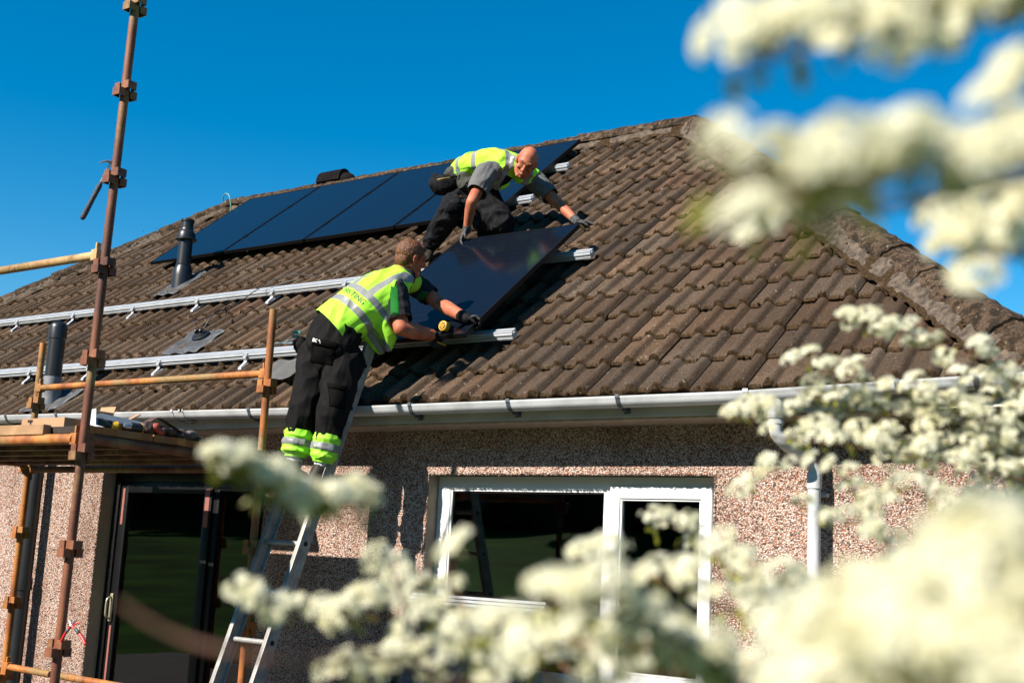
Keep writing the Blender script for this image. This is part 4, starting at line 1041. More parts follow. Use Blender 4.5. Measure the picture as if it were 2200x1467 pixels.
def cut(me, co, no):
    bm = bmesh.new(); bm.from_mesh(me); bmesh.ops.bisect_plane(bm, geom=bm.verts[:]+bm.edges[:]+bm.faces[:], plane_co=co, plane_no=no, clear_outer=True); bm.to_mesh(me); bm.free()
def cloth(name, build, voxel, mat, parent, fold, freq, cuts=(), smooth=2, stretch=None, seed=0, maskfn=None, dmask=None, split=None):
    bm = bmesh.new(); build(bm); me = remesh_mesh(bm, voxel, smooth); displace(me, fold, freq, stretch, seed, dmask)
    for co, no in cuts: cut(me, co, no)
    if maskfn: setmask(me, maskfn, Vector((0, 0, 0)))
    o = link(name, me, mat, parent, smooth=True)
    return o
box01 = lambda v, w: max(0.0, min(1.0, .5+(w-abs(v))/.012))

# ================= worker on the ladder
HA = at(712, 730, 7.90); NA = at(862, 596, 8.10)
pa = empty('person', at(665, 1040, 7.6), 'ginger haired man in hi-vis vest and black trousers standing on the ladder', 'person')
dA = (NA-HA).normalized(); sA = (RIGHT*.52-UP*.5-FWD*.70); sA = (sA-dA*sA.dot(dA)).normalized(); bA = dA.cross(sA)
if bA.dot(FWD) > 0: bA = -bA
hA = at(883, 556, 8.17)
RA, rA_, fA, uA = axes(RIGHT*.80+FWD*.55-UP*.22, UP*.95+RIGHT*.25)
shR, elR, wrR = at(848, 625, 7.98), at(862, 705, 7.86), at(936, 722, 8.03)
shL, elL, wrL = at(892, 612, 8.34), at(946, 654, 8.28), at(998, 682, 8.04)
hipL, knL, ankL = at(683, 772, 7.98), at(652, 880, 7.82), at(633, 985, 7.76)
hipR_, knR, ankR = at(738, 778, 7.88), at(716, 885, 7.70), at(691, 995, 7.64)
def bodyA(bm):
    head_prims(bm, hA, RA)
    loft(bm, [hA-uA*.03-fA*.03, hA-uA*.10-fA*.045, at(866, 600, 8.10), at(850, 612, 8.06)], [.052, .056, .064, .085], n=16, caps='round')
    loft(bm, [HA, at(775, 665, 7.98), at(820, 632, 8.03), at(852, 608, 8.08)], [(.15, .11), (.15, .11), (.16, .11), (.10, .08)], side=sA, n=18, caps='round')
    limb(bm, [shL.lerp(NA, .2), shL, shL.lerp(elL, .5), elL], [.05, .057, .053, .047]); limb(bm, [elL, elL.lerp(wrL, .3), wrL], [.047, .051, .034])
    limb(bm, [shR.lerp(NA, .2), shR, shR.lerp(elR, .5), elR], [.05, .060, .057, .052]); limb(bm, [elR, elR.lerp(wrR, .35), wrR], [.052, .056, .036])
    for h, k, a in ((hipL, knL, ankL), (hipR_, knR, ankR)): limb(bm, [h, k, a], [.085, .055, .04])
    for a in (ankL, ankR): loft(bm, [a, a-Vector((0, 0, .08)), a+Vector((0, .1, -.11))], [.038, .038, .035], caps='round')
bm = bmesh.new(); bodyA(bm); me = remesh_mesh(bm, .0055, 2); setmask(me, lambda p: 0, Vector())
bodyo = link('body', me, skA, pa, smooth=True)
face_parts(bodyo, hA, RA)
# hair: cap cut away from face
def hairA():
    bm = bmesh.new(); c = hA
    P = lambda x, y, z: Vector(c)+RA @ Vector((x, y, z))
    ball(bm, P(0, -.020, .040), 1, (.083, .100, .088), RA, 28); ball(bm, P(0, -.060, -.010), 1, (.068, .052, .070), RA, 20); ball(bm, P(0, .035, .082), 1, (.058, .055, .034), RA, 20)
    me = remesh_mesh(bm, .0045, 1); displace(me, .0025, 60, seed=3); displace(me, .0025, 150, seed=5)
    cut(me, P(0, .060, .040), (RA @ Vector((0, 1, -.75))).normalized()); cut(me, P(0, .0, -.052), (RA @ Vector((0, .35, -1))).normalized())
    return link('hair', me, hair_mat(), bodyo, smooth=True)
hairA()
stA = [(at(700, 720, 7.90), (.182, .150)), (at(730, 695, 7.93), (.180, .148)), (at(772, 662, 7.97), (.182, .142)), (at(808, 634, 8.02), (.190, .138)), (at(838, 612, 8.06), (.180, .115)), (at(857, 600, 8.09), (.115, .085))]
def vestA(bm):
    loft(bm, [p for p, r in stA], [r for p, r in stA], side=sA, n=28, caps='round')
    loft(bm, [at(846, 622, 7.98), at(862, 606, 8.10), at(884, 606, 8.27)], [.070, .076, .066], n=18, caps='round')
    loft(bm, [at(800, 655, 7.98), at(822, 690, 7.96), at(838, 722, 7.95), at(835, 748, 7.95)], [(.10, .12), (.085, .10), (.055, .075), (.02, .04)], side=Vector(RIGHT), n=20, caps='round')
    loft(bm, [at(775, 690, 8.03), at(806, 725, 8.02), at(818, 752, 8.02)], [(.10, .10), (.065, .06), (.03, .03)], side=Vector(RIGHT), n=20, caps='round')
O1 = at(769, 676, 7.86); O2 = at(801, 653, 7.90)
t1 = (O1-HA).dot(dA); t2 = (O2-HA).dot(dA)
def maskA(p):
    t = (p-HA).dot(dA); l = (p-HA).dot(sA); b = (p-HA).dot(bA)
    t += .05*max(0, -b)
    m = max(box01(t-t1, .024), box01(t-t2, .024))
    if t > t2: m = max(m, box01(l-.085, .025), box01(l+.085, .025))
    return m
vA = cloth('vest', vestA, .0055, MP['vest'], pa, .014, 9, seed=2, stretch=(dA, .55), maskfn=maskA, cuts=[(at(728, 722, 7.9), (-dA*.97-sA*.10).normalized())])
tree = bvh_of(vA)
lo_ = HA+dA*((t1+t2)/2+.004)+bA*.2
off_ = (at(752, 634, 7.86)-HA).dot(sA)
lettering('print', 'ORBITING', tree, lo_+sA*off_, sA, dA, .052, MP['ink'], vA, back=bA)
lettering('print', '\u25B2', tree, lo_+sA*(off_+.15), sA, dA, .045, MP['green'], vA, back=bA)
def shirtA(bm):
    limb(bm, [shR.lerp(NA, .25), shR, shR.lerp(elR, .42), shR.lerp(elR, .86)], [.075, .088, .084, .080])
sR_ = cloth('sleeve', shirtA, .0055, MP['navy'], pa, .008, 13, seed=4, cuts=[(shR.lerp(elR, .80), (elR-shR).normalized())])
tR = bvh_of(sR_)
patch('sleeve_panel', tR, [(838, 610), (855, 612), (858, 684), (838, 682)], MP['green'], sR_, t=.003, n=10)
def shirtA2(bm): limb(bm, [shL.lerp(NA, .25), shL, shL.lerp(elL, .45), shL.lerp(elL, .80)], [.07, .080, .074, .068])
sL_ = cloth('sleeve', shirtA2, .0055, MP['navy'], pa, .007, 13, seed=5, cuts=[(shL.lerp(elL, .62), (elL-shL).normalized())])
tL = bvh_of(sL_); patch('sleeve_panel', tL, [(893, 640), (905, 624), (925, 628), (908, 646)], simple('dark_green_panel', (.02, .15, .05), .8), sL_, t=.003, n=8)
def collarA(bm): loft(bm, [at(872, 596, 8.12), at(864, 604, 8.10)], [.066, .078], n=20, caps='round')
cloth('collar', collarA, .005, MP['navy'], pa, .003, 20, seed=6)
def trA(bm):
    ball(bm, at(712, 742, 7.90), 1, (.19, .15, .13), None, 24)
    loft(bm, [at(727, 706, 7.93), at(713, 735, 7.90), at(712, 765, 7.92)], [(.178, .140), (.190, .150), (.180, .150)], side=sA, n=24, caps='round')
    limb(bm, [hipL, hipL.lerp(knL, .5), knL, knL.lerp(ankL, .3), ankL.lerp(knL, .50)], [.135, .112, .098, .090, .084])
    limb(bm, [hipR_, hipR_.lerp(knR, .5), knR, knR.lerp(ankR, .3), ankR.lerp(knR, .50)], [.135, .112, .096, .086, .078])
trousersA = cloth('trousers', trA, .006, MP['trouser'], pa, .022, 9, seed=7, smooth=2, stretch=(Vector((0, 0, 1)), .6), cuts=[])
tt = bvh_of(trousersA)
p_ = patch('back_pocket', tt, [(671, 738), (722, 748), (714, 786), (668, 778)], MP['trouser'], trousersA, t=.008, puff=.012)
patch('pocket_flap', tt, [(674, 726), (728, 738), (724, 750), (672, 739)], MP['trouser'], trousersA, t=.019, n=8)
p_ = patch('thigh_pocket', tt, [(705, 830), (744, 838), (740, 880), (708, 872)], MP['trouser'], trousersA, t=.008, puff=.014)
patch('pocket_flap', tt, [(704, 822), (746, 830), (745, 843), (704, 834)], MP['trouser'], trousersA, t=.020, n=8)
def small_text(txt, px, py, size, tree, parent, slope=.25, mat='white'):
    hit = tree.ray_cast(CAM, ray(px, py).normalized())[0]
    if hit is None: return
    lettering('print', txt, tree, hit, (RIGHT*1-UP*slope).normalized(), (UP+RIGHT*slope).normalized(), size, MP[mat], parent, lift=.024, back=-ray(px, py).normalized())
small_text('BEA', 680, 732, .032, tt, trousersA)
for kn, an, sd_ in ((knL, ankL, 1), (knR, ankR, 2)):
    ax = (an-kn).normalized(); f0 = .44 if sd_ == 1 else .46
    def cf(bm):
        pts = [kn.lerp(an, f) for f in (f0, f0+.09, f0+.18, f0+.26, f0+.34, f0+.42, f0+.50)]
        loft(bm, pts, [.090, .097, .088, .100, .088, .097, .070] if sd_ == 1 else [.084, .091, .082, .094, .082, .090, .064], n=24, caps='round')
    cu = cloth('hi_vis_cuff', cf, .005, MP['hivis'], trousersA, .009, 16, seed=8+sd_, cuts=[(kn.lerp(an, f0-.02), -ax), (kn.lerp(an, f0+.53), ax)])
    def cr(bm): loft(bm, [kn.lerp(an, f) for f in (f0+.16, f0+.20, f0+.26, f0+.31)], [.093, .098, .101, .095] if sd_ == 1 else [.087, .092, .095, .089], n=24, caps='flat')
    cloth('reflective_band', cr, .005, MP['refl'], cu, .007, 16, seed=8+sd_)
    def so_(bm): loft(bm, [kn.lerp(an, .84), kn.lerp(an, .98), kn.lerp(an, 1.10)], [.054, .050, .046], n=18, caps='round')
    cloth('sock', so_, .005, MP['sock'], pa, .003, 30, seed=3)
    rung = lp(0, -.62, -.045); a_ = kn.lerp(an, 1.1); b_ = Vector((a_.x, rung.y, rung.z+.055))
    def bo(bm):
        loft(bm, [a_, a_.lerp(b_, .6)+Vector((0, -.02, 0)), b_+Vector((0, -.05, .0))], [.052, .052, .045], n=16, caps='round')
        loft(bm, [b_+Vector((0, -.11, .005)), b_+Vector((0, -.04, 0)), b_+Vector((0, .06, -.005)), b_+Vector((0, .13, -.01))], [(.036, .034), (.045, .045), (.047, .034), (.040, .026)], side=Vector((1, 0, 0)), n=16, caps='round')
    cloth('boot', bo, .005, MP['boot'], pa, .002, 30)
# gloves and impact driver
DRP = at(966, 703, 8.02)
def glA(bm):
    hand_prims(bm, wrL+(wrL-elL).normalized()*.012, (RIGHT*.95-UP*.22-FWD*.10), (-UP*.9-FWD*.3), 1.0, (.75, .8, .5), thumb=-1)
    limb(bm, [elL.lerp(wrL, .88), wrL+(wrL-elL).normalized()*.03], [.040, .039])
cloth('glove', glA, .0042, MP['glove'], pa, .002, 40, seed=2)
gl = None
def glA2(bm):
    w = wrR+(wrR-elR).normalized()*.01
    hand_prims(bm, w, (at(972, 716, 8.06)-w), (FWD*.3+UP*.8), 1.0, (1.0, 1.1, .6), thumb=1)
    limb(bm, [elR.lerp(wrR, .86), wrR+(wrR-elR).normalized()*.03], [.040, .037])
cloth('glove', glA2, .0042, MP['glove'], pa, .002, 40, seed=3)
power_drill(at(966, 706, 8.05), (FWD*.75+RIGHT*.55-UP*.25), (RIGHT*.62+UP*.75), 1.0, 'yellow capped impact driver gripped by the worker on the ladder', group=None)
bm = bmesh.new()
# grey backs on the left glove
def gb(bm):
    w = wrL+(wrL-elL).normalized()*.05
    for k in range(4): loft(bm, [w+RIGHT*.02+UP*(.020-.006*k)-FWD*(.03-.018*k), w+RIGHT*.05+UP*(.024-.010*k)-FWD*(.034-.018*k), w+RIGHT*.075-UP*(.0+.010*k)-FWD*(.036-.018*k)], [.009, .010, .008], n=8, caps='round')
cloth('glove_knuckle', gb, .004, MP['gloveg'], pa, .001, 40)
# bag and tape hanging on his left hip
e = empty('hip_pouch', at(648, 742, 8.0), 'small dark pouch with green clip on the hip of the ladder worker', 'pouch')
lumpy('pouch_body', [(at(646, 742, 8.0), .045, (1, 1, 1.4)), (at(638, 738, 8.02), .03, (1, 1, 1))], MP['trouser'], e, fold=.006)
bm = bmesh.new(); box(bm, at(638, 714, 8.0), (.055, .03, .022), RIGHT, FWD, bev=.004); box(bm, at(634, 722, 8.0), (.04, .025, .02), RIGHT, FWD, bev=.003)
obj('clip', bm, simple('sea_green_plastic', (.12, .36, .32), .3, var=.4, scale=60), e)
bm = bmesh.new(); box(bm, at(612, 737, 8.25), (.12, .03, .012), RIGHT, FWD, bev=.003); box(bm, at(622, 731, 8.25), (.07, .025, .01), (RIGHT+UP*.3).normalized(), FWD, bev=.002)
thing('offcut_bag', bm, simple('grey_blue_plastic', (.25, .33, .37), .3, col2=(.06, .09, .11), scale=40), 'grey blue plastic strip lying on the lower rail beside the ladder worker', 'plastic strip', at(612, 740, 8.25))

# ================= bald worker kneeling on the roof
pb = empty('person', roof(4.5, 2.6, .03), 'bald man in hi-vis vest and grey t-shirt crouching on the roof tiles', 'person')
HB = at(1000, 384, 10.40); NB = at(1106, 354, 9.95)
dB = (NB-HB).normalized(); sB = -RIGHT*.85+UP*.20-FWD*.50; sB = (sB-dB*sB.dot(dB)).normalized(); bB = dB.cross(sB)
if bB.z < 0: bB = -bB
hB = at(1131, 349, 9.78)
RB, rB_, fB, uB = axes(-FWD*.80-UP*.50-RIGHT*.16, UP*.88+RIGHT*.38)
sR, eR, wR = at(1045, 374, 9.84), at(1013, 434, 9.66), at(1003, 492, 9.76)
sL, eL, wL = at(1150, 390, 10.06), at(1203, 441, 9.92), at(1237, 474, 9.78)
hR, kR, aR = at(992, 412, 10.36), at(966, 460, 10.06), at(920, 530, 10.26)
hL, kL, aL = at(1030, 410, 10.36), at(1077, 478, 10.16), at(1030, 478, 10.50)
def bodyB(bm):
    head_prims(bm, hB, RB, 1.04)
    loft(bm, [hB-uB*.03-fB*.04, hB-uB*.09-fB*.07, at(1106, 358, 9.98), at(1090, 366, 10.02)], [.055, .062, .07, .09], n=16, caps='round')
    loft(bm, [HB, at(1040, 364, 10.2), at(1075, 360, 10.05), at(1100, 360, 9.97)], [(.14, .10), (.145, .10), (.16, .10), (.11, .08)], side=sB, n=18, caps='round')
    limb(bm, [sR.lerp(NB, .2), sR, sR.lerp(eR, .5), eR], [.05, .056, .050, .044]); limb(bm, [eR, eR.lerp(wR, .3), wR], [.044, .044, .029])
    limb(bm, [sL.lerp(NB, .2), sL, sL.lerp(eL, .5), eL], [.05, .056, .050, .044]); limb(bm, [eL, eL.lerp(wL, .3), wL], [.044, .044, .030])
    for h, k, a in ((hR, kR, aR), (hL, kL, aL)): limb(bm, [h, k, a], [.09, .06, .04])
bm = bmesh.new(); bodyB(bm); me = remesh_mesh(bm, .0055, 2)
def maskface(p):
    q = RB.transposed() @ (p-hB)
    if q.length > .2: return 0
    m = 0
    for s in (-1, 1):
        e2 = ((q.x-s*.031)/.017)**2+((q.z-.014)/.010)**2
        if q.y > .05: m = max(m, .75*max(0, 1-e2*.6))  # eye socket shade under the brow put into the skin colour
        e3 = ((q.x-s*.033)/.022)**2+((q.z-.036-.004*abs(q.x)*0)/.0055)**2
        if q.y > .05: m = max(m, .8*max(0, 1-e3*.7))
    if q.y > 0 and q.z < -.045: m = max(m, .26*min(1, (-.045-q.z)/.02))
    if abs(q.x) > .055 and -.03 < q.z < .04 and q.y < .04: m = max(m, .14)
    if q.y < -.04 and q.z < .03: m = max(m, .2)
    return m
setmask(me, maskface, Vector()); bodyb = link('body', me, skB, pb, smooth=True)
face_parts(bodyb, hB, RB, 1.04)
stB = [(at(1000, 378, 10.40), (.175, .135)), (at(1022, 362, 10.28), (.178, .128)), (at(1048, 356, 10.14), (.185, .125)), (at(1074, 352, 10.04), (.185, .118)), (at(1096, 353, 9.97), (.150, .10)), (at(1108, 354, 9.94), (.10, .08))]
def vestB(bm):
    loft(bm, [p for p, r in stB], [r for p, r in stB], side=sB, n=28, caps='round')
    loft(bm, [at(1054, 362, 9.88), at(1096, 357, 9.95), at(1144, 378, 10.04)], [.070, .078, .068], n=18, caps='round')
    loft(bm, [at(1070, 372, 9.95), at(1074, 388, 9.93), at(1078, 398, 9.93)], [(.12, .10), (.11, .08), (.07, .03)], side=Vector(RIGHT), n=20, caps='round')
    loft(bm, [at(1125, 372, 9.99), at(1130, 384, 9.97), at(1134, 392, 9.97)], [(.10, .08), (.09, .06), (.05, .02)], side=Vector(RIGHT*.9-UP*.2), n=20, caps='round')
q1 = at(1010, 336, 10.25); q2 = at(1043, 335, 10.08)
u1 = (at(1011, 345, 10.3)-HB).dot(dB); u2 = (at(1041, 340, 10.1)-HB).dot(dB)
def maskB(p):
    t = (p-HB).dot(dB); l = (p-HB).dot(sB)
    m = max(box01(t-u1, .026), box01(t-u2, .026))
    if t > u2: m = max(m, box01(l-.095, .026), box01(l+.095, .026))
    return m
vB = cloth('vest', vestB, .0055, MP['vest'], pb, .014, 10, seed=12, stretch=(dB, .6), maskfn=maskB, cuts=[(at(999, 380, 10.4), -dB)])
tb_ = bvh_of(vB)
ob_ = HB+dB*((u1+u2)/2+.004)+bB*.2
lettering('print', 'ORBITING', tb_, ob_+sB*((at(1028, 340, 10.2)-HB).dot(sB)), sB, dB, .05, MP['ink'], vB, back=bB)
# dark v of shirt at the chest
patch('shirt_front', tb_, [(1088, 376), (1104, 384), (1088, 396), (1072, 402)], MP['navy'], vB, t=.003, n=10)
def slB(bm): limb(bm, [sR.lerp(NB, .2), sR, sR.lerp(eR, .4), sR.lerp(eR, .86)], [.085, .098, .092, .078])
cloth('sleeve', slB, .0055, MP['tshirt'], pb, .010, 12, seed=14, stretch=((eR-sR).normalized(), .5), cuts=[(sR.lerp(eR, .66), (eR-sR).normalized())])
def slB2(bm): limb(bm, [sL.lerp(NB, .2), sL, sL.lerp(eL, .4), sL.lerp(eL, .80)], [.08, .090, .082, .070])
cloth('sleeve', slB2, .0055, MP['tshirt'], pb, .008, 12, seed=15, cuts=[(sL.lerp(eL, .62), (eL-sL).normalized())])
def cB(bm): loft(bm, [at(1108, 356, 9.95), at(1100, 360, 9.98)], [.074, .085], n=20, caps='round')
cloth('collar', cB, .005, MP['tshirt'], pb, .003, 20)
def trB(bm):
    ball(bm, at(996, 395, 10.42), 1, (.16, .16, .15), None, 24)
    loft(bm, [at(1008, 378, 10.36), at(996, 392, 10.42), at(992, 405, 10.45)], [(.165, .125), (.175, .14), (.15, .13)], side=sB, n=24, caps='round')
    limb(bm, [hR, hR.lerp(kR, .5), kR, kR.lerp(aR, .45), aR.lerp(kR, .12)], [.125, .112, .100, .088, .068])
    limb(bm, [hL, hL.lerp(kL, .5), kL], [.14, .128, .112]); limb(bm, [kL, kL.lerp(aL, .5), aL], [.105, .085, .065])
trousersB = cloth('trousers', trB, .006, MP['trouserB'], pb, .021, 10, seed=21)
tbb = bvh_of(trousersB)
patch('knee_pocket', tbb, [(966, 436), (996, 440), (988, 462), (956, 456)], MP['trouserB'], trousersB, t=.012, puff=.01)
small_text('BEA', 998, 432, .03, tbb, trousersB)
for a_, k_, f_dir in ((aR, kR, Vector((.25, -.55, -.5))), (aL, kL, Vector((-.5, .3, .1)))):
    def bo(bm):
        loft(bm, [a_.lerp(k_, .10), a_], [.050, .046], n=16, caps='round')
        d_ = f_dir.normalized(); loft(bm, [a_-d_*.05-NRM*.03, a_-NRM*.035+d_*.04, a_-NRM*.045+d_*.16], [(.042, .045), (.046, .042), (.040, .028)], side=d_.cross(NRM), n=16, caps='round')
    cloth('boot', bo, .005, MP['boot'], pb, .002, 30)
# pouches
def pouchB(bm):
    ball(bm, at(952, 398, 10.22), 1, (.115, .09, .085), None, 20); ball(bm, at(934, 392, 10.22), 1, (.055, .05, .075), None, 16)
po = cloth('tool_pouch', pouchB, .006, MP['trouserB'], pb, .014, 10, seed=31)
def pouchB2(bm): ball(bm, at(1000, 388, 10.18), 1, (.075, .06, .10), None, 20); ball(bm, at(975, 372, 10.3), 1, (.09, .07, .06), None, 16)
cloth('tool_pouch', pouchB2, .006, simple('olive_pouch', (.035, .036, .028), .8, var=.4, scale=15), pb, .014, 11, seed=32)
tp = bvh_of(po); patch('pouch_trim', tp, [(938, 385), (966, 380), (967, 382), (939, 388)], simple('trim_yellow', (.35, .26, .04), .6), po, t=.004, n=10)
bm = bmesh.new(); loft(bm, [at(978, 371, 10.13)+RIGHT*.017*cos(2*pi*k/12)+UP*.014*sin(2*pi*k/12) for k in range(13)], .004, n=6, caps=None); obj('buckle', bm, MTD['steel'], pb)
def glB(bm):
    w = wR+(wR-eR).normalized()*.012
    hand_prims(bm, w, (-RIGHT*.40-UP*.85-FWD*.25), (-FWD*.2+RIGHT*.75-UP*.3), 1.08, (.35, .5, .35), thumb=1, spread=.35, thumb_out=1.1)
    limb(bm, [eR.lerp(wR, .92), w], [.035, .034])
cloth('glove', glB, .0042, MP['gloveg'], pb, .002, 40, seed=6)
def glB2(bm):
    w = wL+(wL-eL).normalized()*.015
    hand_prims(bm, w, (RIGHT*.93-UP*.10+FWD*.1), (-UP*.8-FWD*.1), 1.05, (.3, .4, .3), thumb=-1, spread=.3)
    limb(bm, [eL.lerp(wL, .90), w], [.037, .036])
cloth('glove', glB2, .0042, MP['gloveg'], pb, .002, 40, seed=7)
# ------------------------------------------------------------------ flowering bush in front of the camera
def petal_mat():
    m, nt, b = M('cream_petal'); N = nt.nodes; L = nt.links
    c = ramp(nt, [(.35, (.77, .73, .52)), (.6, (.86, .845, .70))], nz(nt, 40, 2))
    L.new(c.outputs[0], b.inputs['Base Color']); b.inputs['Roughness'].default_value = .7; b.inputs['Specular IOR Level'].default_value = .2
    t = N.new('ShaderNodeBsdfTranslucent'); L.new(c.outputs[0], t.inputs['Color']); mx = N.new('ShaderNodeMixShader'); mx.inputs[0].default_value = .5
    L.new(b.outputs[0], mx.inputs[1]); L.new(t.outputs[0], mx.inputs[2]); L.new(mx.outputs[0], N['Material Output'].inputs[0]); return m
def leaf_mat():
    m, nt, b = M('bush_leaf'); N = nt.nodes; L = nt.links
    c = ramp(nt, [(.35, (.16, .17, .015)), (.6, (.26, .25, .03)), (.75, (.26, .17, .04))], nz(nt, 25, 3))
    L.new(c.outputs[0], b.inputs['Base Color']); b.inputs['Roughness'].default_value = .5
    t = N.new('ShaderNodeBsdfTranslucent'); L.new(c.outputs[0], t.inputs['Color']); mx = N.new('ShaderNodeMixShader'); mx.inputs[0].default_value = .3
    L.new(b.outputs[0], mx.inputs[1]); L.new(t.outputs[0], mx.inputs[2]); L.new(mx.outputs[0], N['Material Output'].inputs[0]); return m
MB_ = dict(petal=petal_mat(), leaf=leaf_mat(), eye=simple('flower_eye', (.30, .28, .05), .7), twig=simple('reddish_twig', (.16, .07, .04), .7, var=.4, scale=60))
bush_base = CAM+Vector((RIGHT.x, RIGHT.y, 0)).normalized()*.55+Vector((FWD.x, FWD.y, 0)).normalized()*1.25; bush_base.z = 0
bush = empty('flowering_bush', bush_base, 'blurred bush of arching twigs with creamy white blossom in the foreground', 'bush')
brnd = random.Random(99)
def rv(s=1.0): return Vector((brnd.gauss(0, s), brnd.gauss(0, s), brnd.gauss(0, s)))
def flower(V, F, MI, c, n, r):
    x, y, z = frame(n, rv()); a0 = brnd.uniform(0, 2*pi); cup = brnd.uniform(.15, .55)
    for k in range(5):
        a = a0+k*2*pi/5; d = x*cos(a)+y*sin(a); t = x*-sin(a)+y*cos(a); b = len(V)
        V += [c+d*r*.12, c+d*r*.62+t*r*.40+z*r*cup*.35, c+d*r*1.02+z*r*cup*.6, c+d*r*.62-t*r*.40+z*r*cup*.35]
        F.append((b, b+1, b+2, b+3)); MI.append(0)
    b = len(V); q = r*.22
    V += [c+x*q+z*r*.05, c+y*q+z*r*.05, c-x*q+z*r*.05, c-y*q+z*r*.05, c+z*r*.22]
    for i in range(4): F.append((b+i, b+(i+1) % 4, b+4)); MI.append(1)
def cluster(V, F, MI, c, n, R, fr, cnt):
    x, y, z = frame(n)
    for k in range(cnt):
        u = sqrt(brnd.random()); a = brnd.uniform(0, 2*pi); th = u*1.25
        d = (x*cos(a)+y*sin(a))*sin(th)+z*cos(th)
        p = c+(x*cos(a)+y*sin(a))*R*sin(th)+z*R*.55*cos(th)+rv(R*.06)
        flower(V, F, MI, p, (d+rv(.18)).normalized(), fr*1.22*brnd.uniform(.8, 1.15))
def leafq(V, F, c, d, n, L, W):
    d = d.normalized(); s = d.cross(n).normalized(); b = len(V)
    V += [c, c+d*L*.35+s*W*.5+n*L*.05, c+d*L*.75+s*W*.38, c+d*L-n*L*.08, c+d*L*.75-s*W*.38, c+d*L*.35-s*W*.5+n*L*.05]
    F.append((b, b+1, b+2, b+3)); F.append((b, b+3, b+4, b+5))
def branch(pts, spread=.012, step=.022, R=.021, fr=.0048, cnt=26, leafn=4, bare=False, r0=.0022, via=None, skip=0.0):
    P = [at(*p) for p in pts]
    end = P[0]; low = at(*via) if via else at(pts[0][0]+120, 1750, pts[0][2]*1.1+.1)
    if not via and pts[0][0] > 2150: low = at(3100, pts[0][1]+260, pts[0][2]*.8+.25)
    path = smooth_path([bush_base, bush_base.lerp(low, .5)+Vector((0, 0, .1)), low]+P, 10)
    n = len(path); ns = 30
    bm = bmesh.new(); loft(bm, path, [.006+(r0-.006)*min(1, i/14) if i < ns else r0*(1-.55*(i-ns)/max(1, n-ns)) for i in range(n)], n=7, caps='round')
    br = obj('branch', bm, MB_['twig'], bush, smooth=True)
    if bare: return br
    V, F, MI, LV, LF = [], [], [], [], []; SV = bmesh.new()
    vis = path[ns:]; acc = 0
    for a, b in zip(vis, vis[1:]):
        seg = (b-a).length; acc += seg
        while acc > step:
            acc -= step
            if brnd.random() < skip: continue
            p = a.lerp(b, brnd.random()); t = (b-a).normalized()
            off = Vector((brnd.gauss(0, 1), brnd.gauss(0, 1), brnd.gauss(.5, .8)))*spread; off -= t*off.dot(t)
            c = p+off+Vector((0, 0, .003)); nn = (Vector((0, 0, 1))+off.normalized()*.5+rv(.35)+Vector((-.32, -.95, .1))).normalized()
            k = brnd.uniform(.75, 1.15)
            cluster(V, F, MI, c, nn, R*k*1.12, fr, int(cnt*k*k*1.35))
            loft(SV, [p, p.lerp(c, .6), c], [.0009, .0007, .0005], n=4, caps=None)
            for j in range(max(1, leafn//2)):
                d = (rv(1)+Vector((0, 0, -.3))).normalized(); leafq(LV, LF, p+rv(.004)-Vector((0, 0, .004)), d, (Vector((0, 0, 1))+rv(.5)).normalized(), brnd.uniform(.012, .022), brnd.uniform(.006, .010))
            for j in range(3):
                a_ = brnd.uniform(0, 2*pi); loft(SV, [c-nn*.012, c+Vector((cos(a_), sin(a_), .2))*R*.6], [.0005, .0004], n=3, caps=None)
    me = bpy.data.meshes.new('blossom'); me.from_pydata([tuple(v) for v in V], [], F); me.polygons.foreach_set('material_index', MI)
    tag(link('blossom', me, [MB_['petal'], MB_['eye']], br), kind='stuff')
    me = bpy.data.meshes.new('leaves'); me.from_pydata([tuple(v) for v in LV], [], LF); tag(link('leaves', me, MB_['leaf'], br), kind='stuff')
    tag(obj('flower_stalks', SV, MB_['leaf'], br), kind='stuff')
    return br
# upper right, very near
branch([(2330, -120, .85), (2080, 30, .72), (1930, 50, .66), (1760, 95, .64), (1620, 140, .63), (1580, 155, .63)], .011, .0078, .0165, leafn=2)
branch([(2280, 20, .70), (2175, 20, .68), (2145, 55, .68)], .008, .012, .015, leafn=3)
branch([(2300, 270, .54), (2160, 340, .52), (2010, 360, .51), (1860, 395, .50), (1700, 395, .50), (1560, 390, .50)], .010, .0072, .0135, leafn=2)
branch([(1850, 440, .56), (1795, 465, .58), (1745, 515, .60)], .008, .013, .0135, leafn=2, via=(2900, 560, .9))
branch([(1800, 440, .8), (1720, 480, .9), (1610, 530, .95)], .004, .09, .018, via=(2900, 620, .95), skip=.0)
branch([(2300, 470, .85), (2170, 480, .82), (2060, 480, .82), (2010, 520, .82)], .008, .014, .016, leafn=2)
branch([(2300, 560, .80), (2180, 550, .78), (2090, 550, .78), (2060, 610, .78)], .009, .012, .016, leafn=2)
